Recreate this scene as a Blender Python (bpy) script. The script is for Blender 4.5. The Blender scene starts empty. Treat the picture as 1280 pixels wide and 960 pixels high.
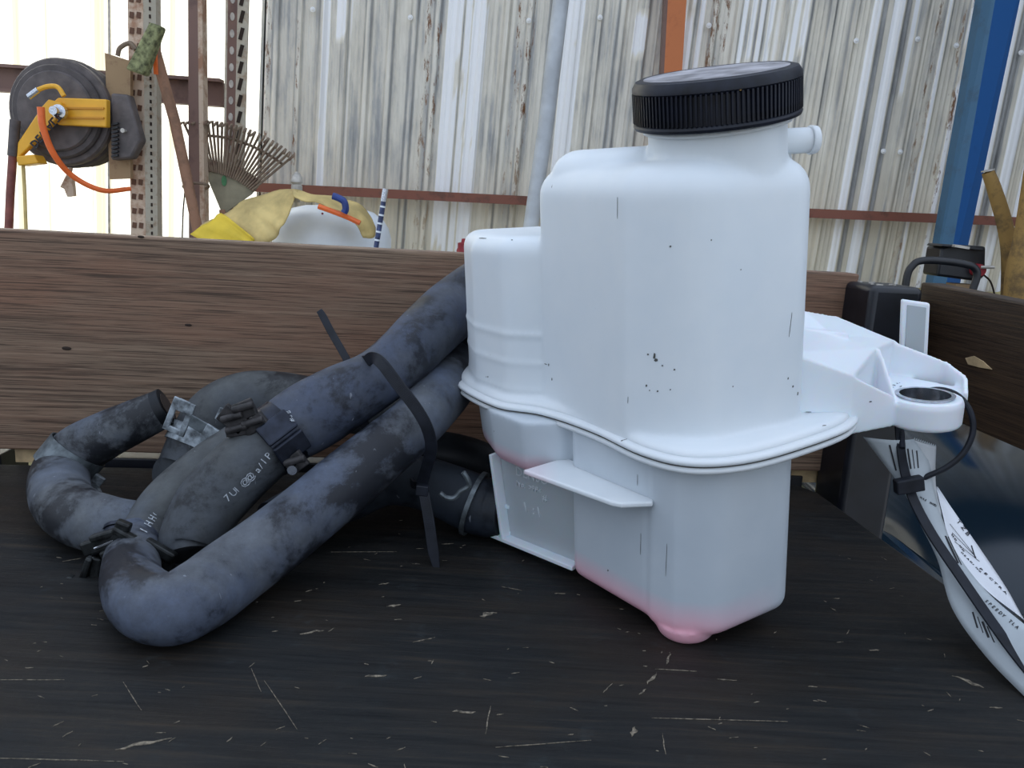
import bpy, bmesh, math, random
from mathutils import Vector, Matrix, noise
random.seed(7)
S = bpy.context.scene
COL = S.collection
R = math.radians
V = Vector

# ------------------------------------------------------------------ camera
FPX = 1000.0
CAMP = V((0, 0, .21)); PITCH = R(12); ROLL = R(3.3)
cf = V((0, math.cos(PITCH), -math.sin(PITCH))); cr0 = V((1, 0, 0)); cu0 = cr0.cross(cf)
cr = math.cos(ROLL) * cr0 + math.sin(ROLL) * cu0
cu = math.cos(ROLL) * cu0 - math.sin(ROLL) * cr0
cam = bpy.data.cameras.new('camera'); camo = bpy.data.objects.new('camera', cam); COL.objects.link(camo)
cam.sensor_width = 36; cam.lens = FPX / 1280 * 36; cam.clip_start = .01; cam.clip_end = 200
M = Matrix.Identity(4)
for i in range(3):
    M[i][0] = cr[i]; M[i][1] = cu[i]; M[i][2] = -cf[i]; M[i][3] = CAMP[i]
camo.matrix_world = M
S.camera = camo

# ------------------------------------------------------------------ light
W = bpy.data.worlds.new('sky'); S.world = W; W.use_nodes = True
wn = W.node_tree.nodes; wl = W.node_tree.links
bg = wn['Background']
tc = wn.new('ShaderNodeTexCoord'); sp = wn.new('ShaderNodeSeparateXYZ'); rmp = wn.new('ShaderNodeValToRGB')
wl.new(tc.outputs['Generated'], sp.inputs[0]); wl.new(sp.outputs['Z'], rmp.inputs[0]); wl.new(rmp.outputs[0], bg.inputs['Color'])
e = rmp.color_ramp.elements
e[0].position = 0.0; e[0].color = (.60, .69, .82, 1); e[1].position = .8; e[1].color = (.84, .97, 1.20, 1)
bg.inputs['Strength'].default_value = 1.24
sun = bpy.data.lights.new('sun', 'SUN'); sun.energy = 9; sun.angle = R(.6); sun.color = (1, .94, .82)
suno = bpy.data.objects.new('sun', sun); COL.objects.link(suno)
suno.rotation_euler = V((.25, -1, -.62)).to_track_quat('-Z', 'Y').to_euler()
suno.location = (0, 9, 6)
S.view_settings.view_transform = 'Standard'; S.view_settings.look = 'None'
S.view_settings.exposure = 0.0; S.view_settings.gamma = 1

# ------------------------------------------------------------------ helpers
def ray(x, y): return cf + cr * ((x - 640) / FPX) + cu * ((480 - y) / FPX)
def at(x, y, Y): d = ray(x, y); return CAMP + d * (Y / d.y)
def onz(x, y, z): d = ray(x, y); return CAMP + d * ((z - CAMP.z) / d.z)
def proj(p):
    v = p - CAMP; w = v.dot(cf); return 640 + FPX * v.dot(cr) / w, 480 - FPX * v.dot(cu) / w

def mesh(name, vs, fs, mat, parent=None, smooth=True, loc=None):
    me = bpy.data.meshes.new(name); me.from_pydata([tuple(v) for v in vs], [], fs)
    bm = bmesh.new(); bm.from_mesh(me); bmesh.ops.recalc_face_normals(bm, faces=bm.faces); bm.to_mesh(me); bm.free()
    if mat: me.materials.append(mat)
    if smooth: me.shade_smooth() if smooth is True else me.shade_smooth()
    o = bpy.data.objects.new(name, me); COL.objects.link(o)
    if parent: o.parent = parent
    if smooth == 'auto':
        autosmooth(me)
    return o
def autosmooth(me, ang=35):
    bm = bmesh.new(); bm.from_mesh(me)
    for ed in bm.edges:
        if len(ed.link_faces) == 2 and ed.calc_face_angle(0) > R(ang): ed.smooth = False
    bm.to_mesh(me); bm.free()
def thing(name, label, cat, loc=(0, 0, 0), group=None, kind=None):
    o = bpy.data.objects.new(name, None); COL.objects.link(o); o.location = loc; o.empty_display_size = .02
    tag(o, label, cat, group, kind)
    return o
def tag(o, label=None, cat=None, group=None, kind=None):
    if label: o['label'] = label
    if cat: o['category'] = cat
    if group: o['group'] = group
    if kind: o['kind'] = kind
    return o
class G:
    """geometry bucket"""
    def __init__(s): s.v = []; s.f = []
    def add(s, vs, fs):
        n = len(s.v); s.v += [V(v) for v in vs]; s.f += [[i + n for i in f] for f in fs]; return s
    def box(s, c, sz, rot=None):
        c = V(c); h = V(sz) / 2; vs = []
        for x in (-1, 1):
            for y in (-1, 1):
                for z in (-1, 1):
                    p = V((x * h.x, y * h.y, z * h.z)); p = rot @ p if rot is not None else p; vs.append(c + p)
        return s.add(vs, [(0, 1, 3, 2), (4, 6, 7, 5), (0, 4, 5, 1), (2, 3, 7, 6), (0, 2, 6, 4), (1, 5, 7, 3)])
    def prism(s, pts, d):
        """flat polygon pts extruded by vector d"""
        n = len(pts); d = V(d); vs = [V(p) for p in pts] + [V(p) + d for p in pts]
        fs = [list(range(n))[::-1], [n + i for i in range(n)]] + [(i, (i + 1) % n, n + (i + 1) % n, n + i) for i in range(n)]
        return s.add(vs, fs)
    def loft(s, rings, cap=True, closed=True):
        n = len(rings[0]); vs = [p for r_ in rings for p in r_]; fs = []
        for k in range(len(rings) - 1):
            for i in range(n if closed else n - 1):
                j = (i + 1) % n; fs.append((k * n + i, k * n + j, (k + 1) * n + j, (k + 1) * n + i))
        if cap:
            fs.append(list(range(n))[::-1]); fs.append([(len(rings) - 1) * n + i for i in range(n)])
        return s.add(vs, fs)
    def tube(s, pts, rad, n=20, cap=True, flat=1.0, up=None):
        s.loft(tube_rings(pts, rad, n, flat, up), cap); return s
    def beam(s, a, b, w, t, side=None):
        a = V(a); b = V(b); d = (b - a).normalized(); q = V(side) if side is not None else V((0, 1, 0))
        x = d.cross(q).normalized(); y = x.cross(d)
        rs = []
        for p in (a, b): rs.append([p + x * w / 2 * i + y * t / 2 * j for i, j in ((-1, -1), (1, -1), (1, 1), (-1, 1))])
        return s.loft(rs)
    def lathe(s, prof, n=48, M=None, cap=True):
        rs = []
        for r_, z in prof:
            ring = [V((r_ * math.cos(2 * math.pi * i / n), r_ * math.sin(2 * math.pi * i / n), z)) for i in range(n)]
            if M is not None: ring = [M @ p for p in ring]
            rs.append(ring)
        return s.loft(rs, cap)
    def ob(s, name, mat, parent=None, smooth='auto', bevel=0, seg=2):
        o = mesh(name, s.v, s.f, mat, parent, smooth)
        if bevel:
            m = o.modifiers.new('bevel', 'BEVEL'); m.width = bevel; m.segments = seg; m.limit_method = 'ANGLE'; m.angle_limit = R(35)
        return o
def cat(pts, k=8, closed=False):
    """catmull-rom through tuples of any length"""
    n = len(pts); out = []; P = [tuple(p) for p in pts]
    rng = n if closed else n - 1
    for i in range(rng):
        p0 = P[(i - 1) % n] if closed or i > 0 else tuple(2 * a - b for a, b in zip(P[0], P[1]))
        p1 = P[i]; p2 = P[(i + 1) % n]
        p3 = P[(i + 2) % n] if closed or i + 2 < n else tuple(2 * a - b for a, b in zip(P[-1], P[-2]))
        for j in range(k):
            t = j / k
            out.append(tuple(.5 * (2 * b + (c - a) * t + (2 * a - 5 * b + 4 * c - d) * t * t + (-a + 3 * b - 3 * c + d) * t ** 3) for a, b, c, d in zip(p0, p1, p2, p3)))
    if not closed: out.append(P[-1])
    return out
def tube_rings(pts, rad, n=20, flat=1.0, up=None):
    pts = [V(p) for p in pts]; m = len(pts)
    if not hasattr(rad, '__len__'): rad = [rad] * m
    T = [(pts[min(i + 1, m - 1)] - pts[max(i - 1, 0)]).normalized() for i in range(m)]
    u = V(up) if up is not None else (V((0, 0, 1)) if abs(T[0].z) < .9 else V((1, 0, 0)))
    x = (u - T[0] * u.dot(T[0])).normalized(); rings = []
    for i in range(m):
        if up is not None: x = V(up)
        x = (x - T[i] * x.dot(T[i])).normalized(); y = T[i].cross(x)
        rings.append([pts[i] + x * math.cos(2 * math.pi * j / n) * rad[i] * flat + y * math.sin(2 * math.pi * j / n) * rad[i] for j in range(n)])
    return rings
def strap_rings(pts, wid, th, nrm):
    """rectangular strap; nrm = list of / single face normal"""
    pts = [V(p) for p in pts]; m = len(pts); rs = []
    for i in range(m):
        t = (pts[min(i + 1, m - 1)] - pts[max(i - 1, 0)]).normalized(); q = V(nrm[i]) if isinstance(nrm, list) else V(nrm)
        x = t.cross(q).normalized(); y = x.cross(t).normalized(); w = wid[i] if hasattr(wid, '__len__') else wid
        rs.append([pts[i] + x * w / 2 * a + y * th / 2 * b for a, b in ((-1, -1), (1, -1), (1, 1), (-1, 1))])
    return rs
def hoop(c, axis, r_, h, t, n=40, a0=0, a1=2 * math.pi):
    """band (hollow ring) around axis"""
    axis = V(axis).normalized(); x = axis.orthogonal().normalized(); y = axis.cross(x); rs = []
    full = abs(a1 - a0 - 2 * math.pi) < 1e-4
    for i in range(n + (0 if full else 1)):
        a = a0 + (a1 - a0) * i / n; d = x * math.cos(a) + y * math.sin(a)
        rs.append([V(c) + d * (r_ + q) + axis * h / 2 * k for q, k in ((0, -1), (t, -1), (t, 1), (0, 1))])
    g = G()
    if full: rs.append(rs[0])
    g.loft(rs, cap=not full)
    return g
def text(s, o, xd, yd, size, mat, parent, name='lettering', ext=.0002, bold=0, align='LEFT', sx=1):
    c = bpy.data.curves.new(name, 'FONT'); c.body = s; c.size = size; c.extrude = ext; c.offset = bold; c.align_x = align; c.resolution_u = 2
    t = bpy.data.objects.new(name, c); COL.objects.link(t)
    dg = bpy.context.evaluated_depsgraph_get(); me = bpy.data.meshes.new_from_object(t.evaluated_get(dg))
    bpy.data.objects.remove(t); bpy.data.curves.remove(c)
    xd = V(xd).normalized(); zd = xd.cross(V(yd)).normalized(); yd = zd.cross(xd)
    Mx = Matrix((xd * sx, yd, zd)).transposed().to_4x4(); Mx.translation = V(o); me.transform(Mx)
    me.materials.clear(); me.materials.append(mat)
    ob_ = bpy.data.objects.new(name, me); COL.objects.link(ob_); ob_.parent = parent
    return ob_

# ------------------------------------------------------------------ materials
class Mt:
    def __init__(s, name, col=(.5, .5, .5), rough=.5, metal=0, **k):
        s.m = bpy.data.materials.new(name); s.m.use_nodes = True; s.t = s.m.node_tree; s.n = s.t.nodes; s.b = s.n['Principled BSDF']
        s.b.inputs['Base Color'].default_value = (*col, 1); s.b.inputs['Roughness'].default_value = rough; s.b.inputs['Metallic'].default_value = metal
        for a, b in k.items(): s.b.inputs[a.replace('_', ' ')].default_value = b
        s._co = None
    def new(s, t, **k):
        n = s.n.new('ShaderNode' + t)
        for a, b in k.items(): setattr(n, a, b)
        return n
    def ln(s, a, b): s.t.links.new(a, b)
    def co(s, scale=(1, 1, 1), rot=(0, 0, 0)):
        tcn = s.new('TexCoord'); mp = s.new('Mapping'); mp.inputs['Scale'].default_value = scale; mp.inputs['Rotation'].default_value = rot
        s.ln(tcn.outputs['Object'], mp.inputs[0]); return mp.outputs[0]
    def noise(s, vec, sc=5, det=6, rough=.55, dist=0):
        n = s.new('TexNoise'); n.inputs['Scale'].default_value = sc; n.inputs['Detail'].default_value = det; n.inputs['Roughness'].default_value = rough; n.inputs['Distortion'].default_value = dist
        s.ln(vec, n.inputs['Vector']); return n.outputs['Fac']
    def ramp(s, f, stops, interp='LINEAR'):
        r_ = s.new('ValToRGB'); r_.color_ramp.interpolation = interp; el = r_.color_ramp.elements
        while len(el) < len(stops): el.new(.5)
        for e_, (p, c) in zip(el, stops):
            e_.position = p; e_.color = (*c, 1) if hasattr(c, '__len__') else (c, c, c, 1)
        s.ln(f, r_.inputs[0]); return r_.outputs[0]
    def mix(s, f, a, b, mode='MIX'):
        n = s.new('Mix', data_type='RGBA', blend_type=mode)
        for inp, val in ((n.inputs[0], f), (n.inputs[6], a), (n.inputs[7], b)):
            if hasattr(val, 'links') or isinstance(val, bpy.types.NodeSocket): s.ln(val, inp)
            elif hasattr(val, '__len__'): inp.default_value = (*val, 1)
            else: inp.default_value = val
        return n.outputs[2]
    def base(s, o): s.ln(o, s.b.inputs['Base Color'])
    def rgh(s, o): s.ln(o, s.b.inputs['Roughness'])
    def bump(s, h, st=.3, d=.001):
        n = s.new('Bump'); n.inputs['Strength'].default_value = st; n.inputs['Distance'].default_value = d
        s.ln(h, n.inputs['Height']); s.ln(n.outputs[0], s.b.inputs['Normal'])
def simple(name, col, rough=.5, metal=0, var=.25, sc=30, bump=0, **k):
    m = Mt(name, col, rough, metal, **k); c = m.co(); f = m.noise(c, sc)
    m.base(m.mix(m.ramp(f, [(.35, 0), (.65, 1)]), tuple(x * (1 - var) for x in col), tuple(min(1, x * (1 + var)) for x in col)))
    if bump: m.bump(f, .5, bump)
    return m.m

# tabletop: nearly black stained wood with scratches
def mk_table():
    m = Mt('dark_stained_wood', rough=.5); m.b.inputs['Specular IOR Level'].default_value = .22; r6 = (0, 0, R(-6))
    g = m.noise(m.co((5, 90, 5), r6), 3, 8, .6); big = m.noise(m.co((1, 2, 1)), 9, 4)
    c1 = m.ramp(g, [(.3, (.005, .006, .007)), (.55, (.014, .0145, .0145)), (.8, (.040, .030, .021))])
    c2 = m.mix(m.ramp(big, [(.45, 0), (.75, .6)]), c1, (.03, .019, .010))
    dust = m.noise(m.co((1, 1, 1)), 55, 9, .8)
    c3 = m.mix(m.ramp(dust, [(.56, 0), (.78, .45)]), c2, (.045, .058, .062))
    ch = m.noise(m.co((70, 240, 70), r6), 1.0, 3, .6); ch2 = m.noise(m.co(), 14, 3)
    mu = m.new('Math', operation='MULTIPLY'); m.ln(m.ramp(ch, [(.74, 0), (.77, 1)]), mu.inputs[0]); m.ln(m.ramp(ch2, [(.5, 0), (.6, 1)]), mu.inputs[1])
    c4 = m.mix(mu.outputs[0], c3, (.13, .12, .10))
    m.base(c4); m.bump(g, .35, .0012); m.rgh(m.ramp(dust, [(.35, .45), (.7, .7)])); return m.m
def mk_plank(name, A, B, C, red=(.26, .125, .075)):
    m = Mt(name, rough=.55); m.b.inputs['Specular IOR Level'].default_value = .3
    c0 = m.co((3.2, 3.2, 420), (0, R(-1.5), 0))
    g = m.noise(c0, 1, 4, .6, .15); fine = m.noise(m.co((22, 22, 1400), (0, R(-1.5), 0)), 1, 4, .65); mid = m.noise(m.co((12, 12, 620), (0, R(-1.5), 0)), 1, 3, .5)
    c1 = m.ramp(g, [(.32, A), (.50, B), (.68, C)])
    lg = m.noise(m.co((3, 3, 9)), 1.7, 4); c1 = m.mix(m.ramp(lg, [(.42, 0), (.66, .6)]), c1, red)
    c2 = m.mix(m.ramp(fine, [(.36, .8), (.50, 0)]), c1, tuple(x * .35 for x in A))
    c2 = m.mix(m.ramp(mid, [(.33, .75), (.43, 0)]), c2, tuple(x * .4 for x in A))
    kn = m.noise(m.co((14, 14, 60)), 1.6, 4, .6); c4 = m.mix(m.ramp(kn, [(.70, 0), (.80, .6)]), c2, tuple(x * .4 for x in A))
    m.base(c4); m.bump(fine, .4, .0008); return m.m
M_TABLE = mk_table()
M_PLANK = mk_plank('brown_plank_wood', (.145, .092, .062), (.225, .150, .100), (.31, .215, .145))
M_PLANK2 = mk_plank('dark_brown_plank_wood', (.020, .011, .006), (.045, .026, .013), (.085, .05, .026), (.04, .022, .012))
M_RAWWOOD = simple('bare_wood', (.42, .30, .16), .8, var=.35, sc=60)
M_BLACKPAINT = simple('black_gloss_paint', (.006, .007, .011), .38, var=.4, sc=40, bump=.0006)
M_SCAR = simple('bare_scar_wood', (.15, .125, .09), .8, var=.8, sc=500)

def mk_plastic(name='milky_white_plastic', ca=(.72, .77, .80), cb=(.80, .83, .84)):
    m = Mt(name, (.80, .84, .87), .38)
    m.b.inputs['Subsurface Weight'].default_value = .45; m.b.inputs['Subsurface Radius'].default_value = (.9, .95, 1.0); m.b.inputs['Subsurface Scale'].default_value = .009
    m.b.inputs['Specular IOR Level'].default_value = .35
    c = m.co(); sep = m.new('SeparateXYZ'); m.ln(c, sep.inputs[0])
    # pink coolant residue settled in the two sumps (lobe bottom z .064, main bottom z .008), seen through the wall
    def band(a, b, zc, xlo, xhi):
        xlo -= .092; xhi -= .092
        n1 = m.new('MapRange'); m.ln(sep.outputs['Z'], n1.inputs[0]); n1.inputs[1].default_value = a; n1.inputs[2].default_value = b; n1.inputs[3].default_value = 1; n1.inputs[4].default_value = 0
        n2 = m.new('Math', operation='GREATER_THAN'); m.ln(sep.outputs['Z'], n2.inputs[0]); n2.inputs[1].default_value = zc
        n3 = m.new('MapRange'); m.ln(sep.outputs['X'], n3.inputs[0]); n3.inputs[1].default_value = xlo; n3.inputs[2].default_value = xhi; n3.inputs[3].default_value = 1; n3.inputs[4].default_value = 0
        p = m.new('Math', operation='MULTIPLY'); q = m.new('Math', operation='MULTIPLY')
        m.ln(n1.outputs[0], p.inputs[0]); m.ln(n2.outputs[0], p.inputs[1]); m.ln(p.outputs[0], q.inputs[0]); m.ln(n3.outputs[0], q.inputs[1]); return q.outputs[0]
    a = band(.066, .080, .058, .024, .036); b = band(.009, .026, -.01, .100, .150)
    mx = m.new('Math', operation='MAXIMUM'); m.ln(a, mx.inputs[0]); m.ln(b, mx.inputs[1])
    sc_ = m.new('Math', operation='MULTIPLY'); m.ln(mx.outputs[0], sc_.inputs[0]); sc_.inputs[1].default_value = .8
    mott = m.noise(c, 25, 3)
    col = m.mix(m.ramp(mott, [(.35, 0), (.7, .6)]), ca, cb)
    col = m.mix(sc_.outputs[0], col, (.92, .40, .48))
    sp_ = m.noise(m.co((260, 260, 260)), 1, 2, .5); zone = m.noise(c, 32, 2)
    mu = m.new('Math', operation='MULTIPLY'); m.ln(m.ramp(sp_, [(.735, 0), (.77, 1)]), mu.inputs[0]); m.ln(m.ramp(zone, [(.60, 0), (.66, 1)]), mu.inputs[1])
    col = m.mix(mu.outputs[0], col, (.10, .10, .10))
    m.base(col); m.bump(m.noise(m.co(), 90, 3), .12, .0006); return m
PL = mk_plastic(); M_PLASTIC = PL.m; M_PLASTIC2 = mk_plastic('shaded_milky_plastic', (.50, .55, .59), (.58, .62, .65)).m  # lower shell copy greyer: shade under the flange put into its colour
M_PLASTIC_GREY = Mt('thin_translucent_plastic_web', (.42, .46, .48), .4, **{'Subsurface_Weight': .2, 'Subsurface_Scale': .004}).m
M_BRACKET = Mt('thin_white_plastic', (.78, .82, .86), .32, **{'Subsurface_Weight': .35, 'Subsurface_Scale': .005}).m
M_DIRTLINE = simple('grime', (.10, .10, .09), .9)
M_CAP = simple('black_cap_plastic', (.006, .008, .016), .45, Specular_IOR_Level=.35, var=.5, sc=120)
M_CAPTOP = simple('worn_cap_face', (.32, .31, .33), .5, var=.5, sc=60)

def mk_rubber(name, dark, dusty, amt=.5, sc=16, shift=0, st=(1, 1, 1), blue=.5):
    m = Mt(name, rough=.62); m.b.inputs['Specular IOR Level'].default_value = .3; c = m.co(st)
    mp = m.new('VectorMath', operation='ADD'); mp.inputs[1].default_value = (shift, shift * .7, shift * .3); m.ln(c, mp.inputs[0]); c = mp.outputs[0]
    n1 = m.noise(c, sc * 1.2, 9, .72, .25); n2 = m.noise(c, sc * 4, 8, .72, .1); tone = m.noise(c, sc * 1.4, 4, .6)
    film = m.ramp(n2, [(.30, .25), (.50, .62), (.72, 1)])
    bare = m.ramp(n1, [(.58 - amt * .25, .95), (.66 - amt * .25, .35), (.78 - amt * .2, 0)])
    bl = (dusty[0] * .74, dusty[1] * .86, dusty[2] * 1.16)
    d2 = m.mix(m.ramp(tone, [(.42, 0), (.60, 2 * blue)]), dusty, bl)
    col = m.mix(film, tuple(a * .45 + b * .55 for a, b in zip(d2_(dusty), dark)), d2); col = m.mix(bare, col, dark)
    sc2 = m.noise(m.co((260, 260, 60), (.4, .5, .5)), 1, 2); col = m.mix(m.ramp(sc2, [(.73, 0), (.77, .5)]), col, (.30, .32, .36))
    m.base(col); m.bump(n2, .3, .0007); m.rgh(m.ramp(bare, [(0, .75), (1, .42)])); return m.m
def d2_(c): return c
M_RUB_A = mk_rubber('dusty_rubber', (.011, .012, .015), (.165, .178, .190), .62, 14, 0, blue=.3)
M_RUB_B = mk_rubber('dusty_blue_rubber', (.012, .014, .020), (.110, .122, .148), .62, 15, 3, blue=.45)
M_RUB_C = mk_rubber('blotched_rubber', (.011, .012, .016), (.150, .164, .186), .60, 15, 7.3, blue=.4)
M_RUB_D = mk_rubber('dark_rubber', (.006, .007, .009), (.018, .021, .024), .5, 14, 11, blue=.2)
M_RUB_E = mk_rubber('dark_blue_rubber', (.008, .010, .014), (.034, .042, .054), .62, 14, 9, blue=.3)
M_RUB_OLIVE = mk_rubber('olive_dusty_rubber', (.013, .014, .016), (.115, .122, .122), .66, 14, 5, blue=.25)
M_CLAMP = simple('black_clamp_steel', (.018, .022, .034), .34, .6, var=.5, sc=90)
M_CLAMPZN = simple('corroded_zinc_clamp', (.26, .29, .31), .55, .45, var=.7, sc=140, bump=.0008)
M_BANDZN = simple('dull_zinc_band', (.13, .15, .16), .5, .6, var=.4, sc=140)
M_ZIP = simple('black_nylon', (.010, .012, .018), .5, Specular_IOR_Level=.3, var=.4, sc=90)
M_PRINT = simple('white_hose_print', (.42, .45, .48), .8, var=.4, sc=600)
M_STEEL = simple('bright_steel', (.6, .62, .66), .22, 1, var=.2, sc=200)
M_SCREW = Mt('sunlit_screw_white', (.95, .95, .95), .4).m  # screw heads painted white for the sunlight at the bright wall dots
M_INK = simple('black_print', (.02, .02, .025), .7)
M_PAPER = Mt('white_paper', (.82, .84, .88), .8).m
M_PAPERB = simple('paper_reverse', (.46, .50, .52), .8, var=.08, sc=40)

# background
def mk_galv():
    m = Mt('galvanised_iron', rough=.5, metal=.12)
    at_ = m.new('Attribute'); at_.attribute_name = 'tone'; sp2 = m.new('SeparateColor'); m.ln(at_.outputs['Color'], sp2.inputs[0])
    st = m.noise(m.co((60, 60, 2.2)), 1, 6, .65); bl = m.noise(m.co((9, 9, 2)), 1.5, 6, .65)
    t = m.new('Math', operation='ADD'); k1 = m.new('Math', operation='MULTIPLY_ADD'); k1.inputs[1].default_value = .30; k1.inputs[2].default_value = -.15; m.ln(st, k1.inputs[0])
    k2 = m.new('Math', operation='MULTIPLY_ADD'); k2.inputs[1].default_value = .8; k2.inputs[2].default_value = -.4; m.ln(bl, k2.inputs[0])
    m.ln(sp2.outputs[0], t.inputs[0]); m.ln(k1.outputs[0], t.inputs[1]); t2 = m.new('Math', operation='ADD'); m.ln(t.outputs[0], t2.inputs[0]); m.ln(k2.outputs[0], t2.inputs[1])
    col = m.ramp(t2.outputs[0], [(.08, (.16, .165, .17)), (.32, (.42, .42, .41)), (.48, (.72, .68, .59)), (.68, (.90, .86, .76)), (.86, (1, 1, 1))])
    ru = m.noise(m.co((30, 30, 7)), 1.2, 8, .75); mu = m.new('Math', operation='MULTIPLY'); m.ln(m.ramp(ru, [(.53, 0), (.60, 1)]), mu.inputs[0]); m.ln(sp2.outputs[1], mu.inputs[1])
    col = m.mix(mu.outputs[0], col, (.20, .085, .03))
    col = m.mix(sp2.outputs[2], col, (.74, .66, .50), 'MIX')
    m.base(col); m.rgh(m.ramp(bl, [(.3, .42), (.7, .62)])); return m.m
M_GALV = mk_galv()
def mk_fibre():
    m = bpy.data.materials.new('translucent_sheet'); m.use_nodes = True; t = m.node_tree; n = t.nodes; n.remove(n['Principled BSDF'])
    d = n.new('ShaderNodeBsdfDiffuse'); tr = n.new('ShaderNodeBsdfTranslucent'); mx = n.new('ShaderNodeMixShader'); mx.inputs[0].default_value = .8
    a = n.new('ShaderNodeAttribute'); a.attribute_name = 'tone'; se = n.new('ShaderNodeSeparateColor'); rp = n.new('ShaderNodeValToRGB')
    rp.color_ramp.elements[0].color = (.55, .48, .30, 1); rp.color_ramp.elements[1].color = (.93, .93, .90, 1)
    t.links.new(a.outputs['Color'], se.inputs[0]); t.links.new(se.outputs[0], rp.inputs[0])
    t.links.new(rp.outputs[0], d.inputs[0]); t.links.new(rp.outputs[0], tr.inputs[0])
    t.links.new(d.outputs[0], mx.inputs[1]); t.links.new(tr.outputs[0], mx.inputs[2]); t.links.new(mx.outputs[0], n['Material Output'].inputs[0]); return m
M_FIBRE = mk_fibre()
def rusty(name, base, rust, amt=.5, sc=14, rough=.6):
    m = Mt(name, rough=rough); f = m.noise(m.co(), sc, 7, .7)
    m.base(m.mix(m.ramp(f, [(.62 - amt * .25, 0), (.72 - amt * .2, 1)]), base, rust)); m.bump(f, .4, .002); return m.m
M_POST = rusty('rusty_galvanised_post', (.60, .46, .34), (.36, .19, .11), .6, 12)
M_RAIL = rusty('brown_primer_rail', (.20, .115, .09), (.14, .08, .065), .4, 9)
M_RAILR = rusty('rust_red_rail', (.24, .085, .055), (.15, .06, .04), .4, 12)
M_ORANGE = rusty('orange_primer_steel', (.58, .17, .045), (.45, .12, .03), .3, 5, .45)
M_BLUE = rusty('blue_painted_steel', (.022, .115, .34), (.02, .085, .24), .3, 6, .4)
M_BLUE2 = rusty('paler_blue_paint', (.055, .155, .27), (.05, .12, .2), .4, 9, .5)  # paler blue for the left face of the column
M_HOLE = Mt('dark_hole', (.03, .018, .012), .9).m; M_RUSTHOLE = Mt('rusty_hole', (.13, .065, .04), .9).m
M_YEL = simple('yellow_paint', (.82, .42, .03), .4, var=.08, sc=10)
M_REEL = simple('black_reel', (.105, .088, .085), .6, var=.3, sc=20)
M_REEL2 = simple('dark_hose_rubber', (.075, .063, .062), .6, var=.3, sc=20)
M_ORNG = simple('orange_hose', (.85, .16, .03), .45, var=.08)
M_BOARD = rusty('brown_plywood', (.36, .24, .13), (.25, .15, .085), .5, 10, .8)
M_GREEN = simple('mossy_green_bristle', (.20, .21, .10), .9, var=.6, sc=60)
M_WOODH = rusty('old_wooden_handle', (.34, .18, .11), (.24, .13, .08), .5, 18, .7)
M_RAKE = rusty('rusty_wire', (.21, .15, .10), (.15, .09, .06), .5, 40)
M_RAKEB = simple('olive_grey_rake_plate', (.27, .24, .16), .7, var=.25, sc=12)
M_DRUM = simple('white_drum_plastic', (.82, .87, .92), .4, var=.06, sc=8)
M_TARP = simple('faded_yellow_cloth', (.62, .47, .19), .8, var=.25, sc=10)
M_TARPY = simple('bright_yellow_cloth', (.78, .56, .05), .75, var=.12, sc=10)
M_WHITEPIPE = simple('white_pipe', (.52, .55, .58), .45, var=.15, sc=8)
M_BLACKP = simple('black_plastic_housing', (.012, .013, .016), .4, var=.3, sc=20)
M_BARK = rusty('golden_bark', (.33, .20, .06), (.16, .10, .04), .5, 12, .85)
M_SOIL = simple('straw_coloured_earth', (.42, .36, .17), .95, var=.5, sc=16, bump=.02)
M_GROUND = simple('pale_yard_ground', (.30, .29, .26), .95, var=.25, sc=5, bump=.01)
M_CAR = Mt('dark_blue_car_paint', (.003, .010, .018), .12, **{'Specular_IOR_Level': .35}).m
M_CHROME = simple('pale_blue_trim', (.35, .42, .62), .3, .4)
M_ROOF = simple('roof_sheet_underside', (.10, .10, .10), .7)
M_RED = simple('red_plastic', (.30, .02, .03), .5)
M_NAVY = simple('navy_plastic', (.02, .05, .22), .4)
M_FINIAL = simple('pale_metal_bolt', (.50, .47, .42), .45, .3)

# ================================================================== SETTING
WY = 4.0; LEAN = math.tan(R(2.3))
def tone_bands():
    # (px at the top of the photograph, half width px, tone): weathered zinc, and reflections of the metal put into its colour
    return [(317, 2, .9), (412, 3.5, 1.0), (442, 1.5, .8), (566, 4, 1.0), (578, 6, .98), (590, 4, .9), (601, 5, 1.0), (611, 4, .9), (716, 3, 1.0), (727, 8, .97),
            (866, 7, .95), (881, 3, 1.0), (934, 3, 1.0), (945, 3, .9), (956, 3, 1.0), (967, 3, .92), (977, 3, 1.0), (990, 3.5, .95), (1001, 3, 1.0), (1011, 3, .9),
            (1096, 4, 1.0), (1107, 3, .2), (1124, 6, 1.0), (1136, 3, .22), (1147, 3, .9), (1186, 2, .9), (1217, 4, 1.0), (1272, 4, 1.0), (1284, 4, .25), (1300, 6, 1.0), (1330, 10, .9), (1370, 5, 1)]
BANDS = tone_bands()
wall = thing('wall_back', None, None, (0, WY, 0), kind='structure'); wall['label'] = 'corrugated metal shed wall'
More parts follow.
